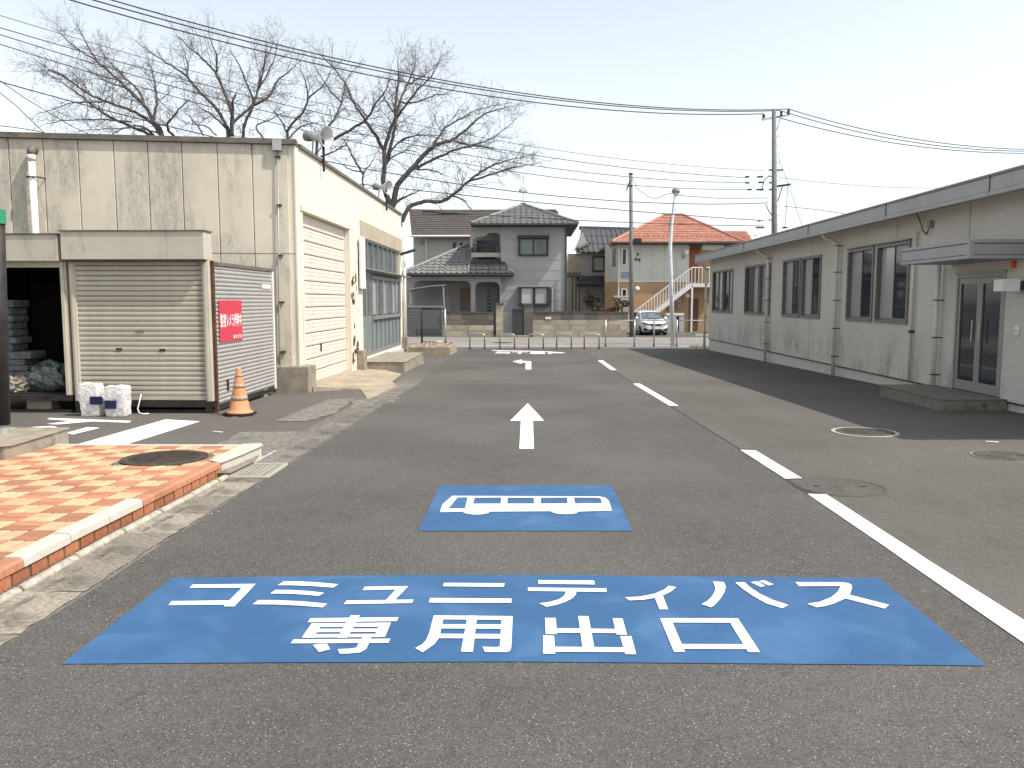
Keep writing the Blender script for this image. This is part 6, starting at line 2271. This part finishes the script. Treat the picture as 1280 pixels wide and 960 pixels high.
# --- apartment house with orange roof and outside stairs
AY = 58.0
az = lambda py, Y=AY: onY(640, py, Y).z
ax_ = lambda px, Y=AY: onY(px, 340, Y).x
ah = thing('orange_roof_apartments', 'two storey apartment house with orange roof and white outside stairs', 'house', (ax_(830), AY + 3, ZR))
za0, zb1 = az(352), az(304)
xa0, xa1, xa2 = ax_(772), ax_(861), ax_(900)
MB().box(xa0, xa1, AY, AY + 8, ZR, za0 - .001).obj('lower_wall', M['h_tan'], ah)
MB().box(xa0 - .01, xa1 - .001, AY - .02, AY + 8, za0, zb1).obj('upper_wall', M['h_green'], ah)
MB().box(xa0 - .02, xa1, AY - .04, AY - .021, za0 - .03, za0 + .05).obj('belt_board', M['trim_white'], ah)
# slanted left flank
f0, f1 = Vector((ax_(756, AY + 2.2), AY + 2.2, 0)), Vector((xa0, AY + .02, 0))
for (z0, z1, m, nm) in ((ZR, za0 - .002, 'h_tan', 'lower_flank'), (za0, zb1 - .01, 'h_green', 'upper_flank')):
    b = MB()
    b.quad(f0 + Vector((0, 0, z0)), f1 + Vector((0, 0, z0)), f1 + Vector((0, 0, z1)), f0 + Vector((0, 0, z1)))
    b.obj(nm, M[m], ah)
MB().extr([(f0.x + .01, AY + 2.21), (xa0 - .011, AY + .6), (xa0 - .011, AY + 7.9), (ax_(758, AY + 7.9), AY + 7.9)], lambda u, v, t_: (u, v, t_), ZR, zb1 - .02).obj('rear_flank', M['h_green'], ah)
for k in range(6):
    px = 785 + k * 15
    if px < 858:
        MB().box(ax_(px) - .012, ax_(px) + .012, AY - .026, AY - .0205, za0 + .06, zb1 - .1).obj('siding_joint', mat('joint_green', (.36, .36, .32), .8) if k == 0 else bpy.data.materials['joint_green'], ah)
# recess with brick and doors
MB().box(xa1, xa2 + 1, AY + 1.2, AY + 8, ZR, zb1 - .01).obj('recess_wall', M['h_tan'], ah)
MB().box(xa1 + .05, ax_(878), AY + 1.1, AY + 1.199, za0 + .1, zb1 - .3).obj('brick_panel', M['brick_red'], ah)
MB().box(ax_(868), ax_(878), AY + 1.1, AY + 1.199, ZR + .1, ZR + 2.3).obj('entrance_door', mat('brown_door', (.13, .075, .05), .6), ah)
MB().box(ax_(879), ax_(905), AY + .3, AY + 1.1, az(312), az(305)).obj('end_fascia', M['trim_white'], ah)
zr = az(303, AY - .7)
hip_roof(ah, ax_(764, AY - .7), ax_(925), AY - .7, AY + 9, zr, ax_(827, AY + 4), ax_(853, AY + 4), AY + 3.8, AY + 4.2, az(271, AY + 4), M['tile_orange'], course=.30, ribs=False, thick=.06)
roof_face(ah, 'roof_slope', (ax_(880), AY - .72, zr + .02), (ax_(937), AY - .72, zr + .02), (ax_(898, AY + 2), AY + 2, az(289, AY + 2)), (ax_(931, AY + 2), AY + 2, az(289.5, AY + 2)), M['tile_orange'], course=.30, ribs=False, thick=.06)
b = MB()
for k in range(26):
    x = ax_(790) + k * .33
    b.tube([(x, AY - .1, zr + .42), (x + .12, AY - .13, zr + .50), (x + .24, AY - .1, zr + .42)], .025, 5)
b.obj('snow_guards', M['tile_orange'], ah, kind='stuff')
win(ah, AY - .02, 778, 782.5, 311.5, 330.5, M['trim_white'], M['glass_dark'], 1, .08, .06)
win(ah, AY - .02, 778, 782.5, 362, 370.5, M['trim_white'], M['glass_dark'], 1, .08, .06)
p0 = f0.lerp(f1, .72)
b = MB()
u_ = (f1 - f0).normalized()
nn = Vector((-u_.y, u_.x, 0))
if nn.y > 0:
    nn = -nn
for (z0, z1) in ((az(333), az(311)),):
    c_ = p0 + nn * .03
    b.hexa([c_ - u_ * .25 + Vector((0, 0, z0)), c_ + u_ * .25 + Vector((0, 0, z0)), c_ + u_ * .25 - nn * .02 + Vector((0, 0, z0)), c_ - u_ * .25 - nn * .02 + Vector((0, 0, z0)),
            c_ - u_ * .25 + Vector((0, 0, z1)), c_ + u_ * .25 + Vector((0, 0, z1)), c_ + u_ * .25 - nn * .02 + Vector((0, 0, z1)), c_ - u_ * .25 - nn * .02 + Vector((0, 0, z1))])
b.obj('flank_window', M['glass_dark'], ah)
MB().box(ax_(776.5), ax_(788), AY - .045, AY - .021, az(348), az(340)).obj('blue_grey_panel', mat('bluegrey', (.24, .29, .31), .5, .1), ah)
MB().tube([(ax_(773.2), AY - .07, ZR), (ax_(773.2), AY - .07, zb1)], .05, 8).obj('downpipe', M['trim_white'], ah)
for px, py, r in ((796.5, 361, .17), (859, 369.5, .17), (858, 315, .16)):
    p = onY(px, py, AY - .25)
    MB().lathe(p - Vector((0, 0, r)), (0, 0, 1), [(0, 0), (r * .6, r * .2), (r * .95, r * .7), (r, r), (r * .95, r * 1.3), (r * .6, r * 1.8), (0, 2 * r)], 16).obj('globe_lamp', M['cloth'], ah, True)
    MB().bar(p, p + Vector((0, .25, 0)), .06, .06).obj('lamp_arm', M['trim_white'], ah)
for px, py, w_, h_ in ((855, 321, 3, 4), (849, 376, 7, 5), (855, 375, 3, 4), (849.5, 383, 6, 5.5), (838, 385, 5, 6)):
    a = onY(px - w_ / 2, py + h_ / 2, AY - .16)
    c_ = onY(px + w_ / 2, py - h_ / 2, AY - .16)
    MB().box(a.x, c_.x, AY - .16, AY - .021, a.z, c_.z).obj('meter_box', mat('meter_box', (.30, .29, .26), .5) if 'meter_box' not in bpy.data.materials else bpy.data.materials['meter_box'], ah)
b = MB()
for px, py in ((797, 318), (795, 324), (799, 325)):
    p = onY(px, py, AY - .05)
    b.box(p.x - .12, p.x + .12, AY - .06, AY - .021, p.z - .03, p.z + .03)
    b.box(p.x - .03, p.x + .03, AY - .061, AY - .0215, p.z - .12, p.z + .12)
b.obj('wall_emblem', M['trim_dark'], ah)
# the stairs
YS = AY - 1.5
s0, s1 = onY(812, 396, YS), onY(864.5, 356, YS)
stt = thing('outside_stairs', 'white steel stairs with bar railing climbing the orange roofed house', 'stairs', (s0.x, YS, ZR))
dv = (s1 - s0)
s0 = s0 - dv * ((s0.z - ZR) / dv.z)
dv = s1 - s0
for y_ in (YS, YS + 1.0):
    MB().bar(s0, s1, .06, .30).obj('stringer', M['trim_white'], stt) if y_ == YS else MB().bar(s0 + Vector((0, 1, 0)), s1 + Vector((0, 1, 0)), .06, .30).obj('stringer', M['trim_white'], stt)
nst = 15
tm = MB().box(-.14, .14, .04, .96, -.02, .02).mesh('tread', M['alu'])
for k in range(1, nst):
    p = s0.lerp(s1, k / nst)
    piece(tm, 'tread', stt, (p.x, YS, p.z + .08))
xe_ = ax_(905)
MB().box(s1.x, xe_, YS - .03, AY + 1.1, s1.z - .15, s1.z + .1).obj('landing', M['trim_white'], stt)
hr = Vector((0, 0, 1.15))
MB().tube([s0 + hr, s1 + hr, Vector((xe_, YS, s1.z + 1.15))], .04, 8).obj('handrail', M['trim_white'], stt)
bm1 = MB().box(-.022, .022, -.022, .022, 0, 1.12).mesh('baluster', M['trim_white'])
nb = 22
for k in range(nb + 1):
    p = s0.lerp(s1, k / nb)
    piece(bm1, 'baluster', stt, (p.x, YS, p.z + .02))
k = s1.x + .22
while k < xe_:
    piece(bm1, 'baluster', stt, (k, YS, s1.z + .02))
    k += .24
for x, zt_ in ((s1.x + .05, s1.z - .15), (s1.x + 2.2, s1.z - .15)):
    MB().box(x - .06, x + .06, YS - .02, YS + .1, ZR, zt_).obj('support_post', M['trim_white'], stt)
# bin store, kerb and low wall in front
bs = thing('bin_store', 'grey metal bin box between lamp post and stairs', 'bin', (onY(845, 405, 54).x, 54, ZR))
a, c_ = onY(833, 409, 54), onY(853.5, 394, 54)
MB().box(a.x, c_.x, 53.8, 54.5, ZR, c_.z).obj('body', M['galv'], bs)
MB().box(a.x - .04, c_.x + .04, 53.75, 54.55, c_.z + .001, c_.z + .12).obj('lid', M['trim_white'], bs)
for k in range(3):
    x = a.x + (c_.x - a.x) * (k + .5) / 3
    MB().box(x - .25, x + .25, 53.785, 53.799, ZR + .15, c_.z - .08).obj('door', M['galv'], bs)
MB().box(a.x - 1.2, a.x + 12, 53.2, 53.4, ZR, ZR + .14).obj('car_park_kerb', M['concrete'], None, label='low concrete kerb behind the white car', category='kerb')
o = MB().box(a.x + 1.4, a.x + 2.6, 51.5, 51.8, ZR, ZR + .11).obj('wheel_stop', M['white_coping'], None, label='pale concrete wheel stop right of the car', category='wheel stop')
wl_ = thing('white_screen_wall', 'white garden wall end beside the grey pole', 'wall', (hx(782, 51), 51, ZR))
a, c_ = onY(767, 410, 51), onY(785, 371, 51)
MB().box(onY(774, 400, 51).x, c_.x, 51, 51.15, ZR, c_.z).obj('panel', M['h_cream'], wl_)
MB().box(a.x, c_.x + .02, 50.98, 51.17, c_.z + .001, c_.z + .06).obj('rail', M['trim_white'], wl_)


# --- shrubs
def shrub(label, px, py0, py1, Y, rx, m, seed, n=900):
    r = random.Random(seed)
    top, bot = onY(px, py0, Y), onY(px, py1, Y)
    o = thing('shrub', label, 'shrub', (bot.x, Y, ZR))
    MB().tube([(bot.x, Y, ZR), (bot.x + .03, Y, bot.z), (bot.x, Y, (bot.z + top.z) / 2)], [.06, .05, .03], 7).obj('stem', M['bark'], o)
    b = MB()
    cz, rz = (top.z + bot.z) / 2, (top.z - bot.z) / 2
    lobes = [(Vector((r.uniform(-.55, .55) * rx, r.uniform(-.4, .4) * rx, r.uniform(-.6, .6) * rz)), r.uniform(.3, .55)) for _ in range(9)]
    for k in range(n):
        lc, lr = r.choice(lobes)
        d = rvec(r) * (r.random() ** .4)
        p = Vector((bot.x, Y, cz)) + lc + Vector((d.x * rx * lr, d.y * rx * lr, d.z * rz * lr))
        a, c_ = rvec(r) * r.uniform(.05, .12), rvec(r) * r.uniform(.03, .06)
        b.add([p - a, p + c_, p + a, p - c_], [(0, 1, 2, 3)])
    b.obj('crown', m, o)


shrub('dark evergreen shrub rising behind the long block wall', 740, 364, 389, 50.6, .80, M['leaf'], 3, 620)
shrub('pale clipped shrub at the end of the long block wall', 777, 372, 389, 50.3, .55, M['leaf_pale'], 4, 900)
b = MB()
rr = random.Random(8)
for k in range(500):
    p = Vector((rr.uniform(hx(742, 50.2), hx(774, 50.2)), 50.2 + rr.uniform(-.2, .3), onY(700, 387, 50).z + rr.uniform(-.25, .12)))
    a, c_ = rvec(rr) * .08, rvec(rr) * .04
    b.add([p - a, p + c_, p + a, p - c_], [(0, 1, 2, 3)])
b.obj('hedge', mat('russet_leaf', (.12, .06, .035), .7, .5, 8), None, kind='stuff', label='low russet hedge above the block wall coping', category='hedge')

# --- white car
CY = 51.9
cxx = onY(815.5, 405, CY).x
car = thing('parked_car', 'white compact hatchback parked facing the street', 'car', (cxx, CY + 1.95, ZR))


def CP(x, y, z):
    a = math.radians(7)
    y = y + 1.97
    # turned a little so that its right flank shows
    return Vector((cxx + x * math.cos(a) - (y - 1.97) * math.sin(a) * .9, CY + y * math.cos(a) + x * math.sin(a), ZR + z))


def loft(b, secs, close=True):
    n = len(secs[0])
    base = len(b.v)
    for s in secs:
        for p in s:
            q = CP(*p)
            b.v.append((q.x, q.y, q.z))
    for i in range(len(secs) - 1):
        for k in range(n - (0 if close else 1)):
            a, e = base + i * n + k, base + i * n + (k + 1) % n
            b.f.append((a, e, e + n, a + n))
    b.f.append(tuple(base + k for k in range(n))[::-1])
    b.f.append(tuple(base + (len(secs) - 1) * n + k for k in range(n)))


def bsec(y, hw, z0, zt, crown=.03):
    return [(-hw * .9, y, z0), (hw * .9, y, z0), (hw * .985, y, z0 + .12), (hw, y, (z0 + zt) / 2), (hw * .985, y, zt - .12), (hw * .93, y, zt - .03), (hw * .5, y, zt + crown * .7), (0, y, zt + crown),
            (-hw * .5, y, zt + crown * .7), (-hw * .93, y, zt - .03), (-hw * .985, y, zt - .12), (-hw, y, (z0 + zt) / 2), (-hw * .985, y, z0 + .12)]


b = MB()
loft(b, [bsec(-1.97, .60, .34, .62, .01), bsec(-1.93, .72, .24, .68, .02), bsec(-1.8, .79, .20, .78, .03), bsec(-1.55, .835, .19, .87, .035), bsec(-1.05, .845, .19, .98, .03), bsec(0, .845, .19, .99, .0), bsec(1.3, .845, .19, 1.0, 0), bsec(1.8, .80, .22, .98), bsec(1.95, .72, .3, .9)])
b.obj('body', M['car_white'], car, True)


def csec(y, hwb, zb, hwt, zt):
    return [(-hwb, y, zb), (hwb, y, zb), (hwt, y, zt - .05), (hwt * .85, y, zt), (0, y, zt + .025), (-hwt * .85, y, zt), (-hwt, y, zt - .05)]


b = MB()
loft(b, [csec(-1.12, .74, .93, .73, 1.0), csec(-.8, .77, .94, .68, 1.16), csec(-.28, .79, .94, .60, 1.43), csec(.1, .79, .94, .595, 1.50), csec(.7, .79, .94, .60, 1.51), csec(1.4, .78, .94, .58, 1.46), csec(1.75, .76, .93, .62, 1.2), csec(1.9, .72, .9, .66, 1.0)])
b.obj('cabin', M['car_white'], car, True)
b = MB()
# the windscreen bulges with the bonnet line
g0 = [CP(x, y, z) for x, y, z in ((-.67, -1.13, 1.03), (0, -1.2, 1.06), (.67, -1.13, 1.03), (.545, -.36, 1.43), (0, -.40, 1.465), (-.545, -.36, 1.43))]
b.add(g0, [(0, 1, 4, 5), (1, 2, 3, 4)])
b.obj('windscreen', M['car_glass'], car)
for s in (-1, 1):
    b = MB()
    g_ = [CP(s * x, y, z) for x, y, z in ((.80, -.75, 1.0), (.80, .25, 1.0), (.665, .22, 1.41), (.665, -.18, 1.39))]
    b.quad(*g_)
    g_ = [CP(s * x, y, z) for x, y, z in ((.80, .33, 1.0), (.79, 1.3, 1.02), (.66, 1.2, 1.40), (.665, .30, 1.41))]
    b.quad(*g_)
    b.obj('side_window', M['glass_dark'], car)
    b = MB()
    b.add([CP(s * x, y, z) for x, y, z in ((.36, -2.04, .66), (.55, -2.01, .63), (.76, -1.90, .68), (.84, -1.74, .80), (.82, -1.72, .86), (.60, -1.96, .77), (.38, -2.03, .73))], [(0, 1, 2, 3, 4, 5, 6)])
    b.obj('headlight', M['lens'], car)
    b = MB()
    b.add([CP(s * x, y, z) for x, y, z in ((.42, -2.04, .38), (.62, -2.02, .26), (.76, -1.96, .30), (.78, -1.95, .50), (.64, -2.01, .44))], [(0, 1, 2, 3, 4)])
    b.obj('fog_recess', M['black_plastic'], car)
    b = MB()
    c_ = CP(s * .93, -.80, 1.06)
    b.lathe(c_ - Vector((.1, 0, 0)), (1, 0, 0), [(0, 0), (.07, .02), (.085, .1), (.07, .18), (0, .2)], 12)
    b.obj('mirror', M['car_white'], car, True)
    for y_ in (-1.25, 1.25):
        w_ = CP(s * .77, y_, .30)
        wh = MB().lathe(w_ - Vector((.1, 0, 0)), (1, 0, 0), [(.18, 0), (.29, .0), (.30, .03), (.30, .17), (.29, .2), (.18, .2)], 24).obj('wheel', M['rubber'], car, True)
        MB().lathe(w_ - Vector((.095, 0, 0)), (1, 0, 0), [(0, 0), (.19, .0), (.19, .19), (0, .19)], 20).obj('rim', M['rim'], wh)
b = MB()
b.add([CP(x, y, z) for x, y, z in ((-.42, -1.985, .67), (-.2, -2.01, .60), (.2, -2.01, .60), (.42, -1.985, .67), (.40, -1.99, .74), (0, -2.015, .71), (-.40, -1.99, .74))], [(0, 1, 5, 6), (1, 2, 5), (2, 3, 4, 5)])
b.obj('grille', M['black_plastic'], car)
MB().tube([CP(-.42, -2.0, .745), CP(0, -2.025, .715), CP(.42, -2.0, .745)], .014, 6).obj('grille_bar', M['chrome'], car)
b = MB()
b.add([CP(x, y, z) for x, y, z in ((-.55, -2.03, .20), (.55, -2.03, .20), (.36, -2.035, .40), (-.36, -2.035, .40))], [(0, 1, 2, 3)])
b.obj('lower_intake', M['black_plastic'], car)
b = MB()
b.hexa([CP(-.165, -2.03, .40), CP(.165, -2.03, .40), CP(.165, -2.0, .40), CP(-.165, -2.0, .40), CP(-.165, -2.03, .56), CP(.165, -2.03, .56), CP(.165, -2.0, .56), CP(-.165, -2.0, .56)])
b.obj('number_plate', M['trim_white'], car)
b = MB()
loft(b, [bsec(-1.90, .68, .16, .27, 0), bsec(1.8, .78, .16, .27, 0)])
b.obj('underbody', M['black_plastic'], car)
b = MB()
for s in (-1, 1):
    b.bar(CP(s * .02 - s * .3, -1.17, 1.03), CP(s * .25, -1.20, 1.055), .02, .015)
b.obj('wiper', M['black_plastic'], car)
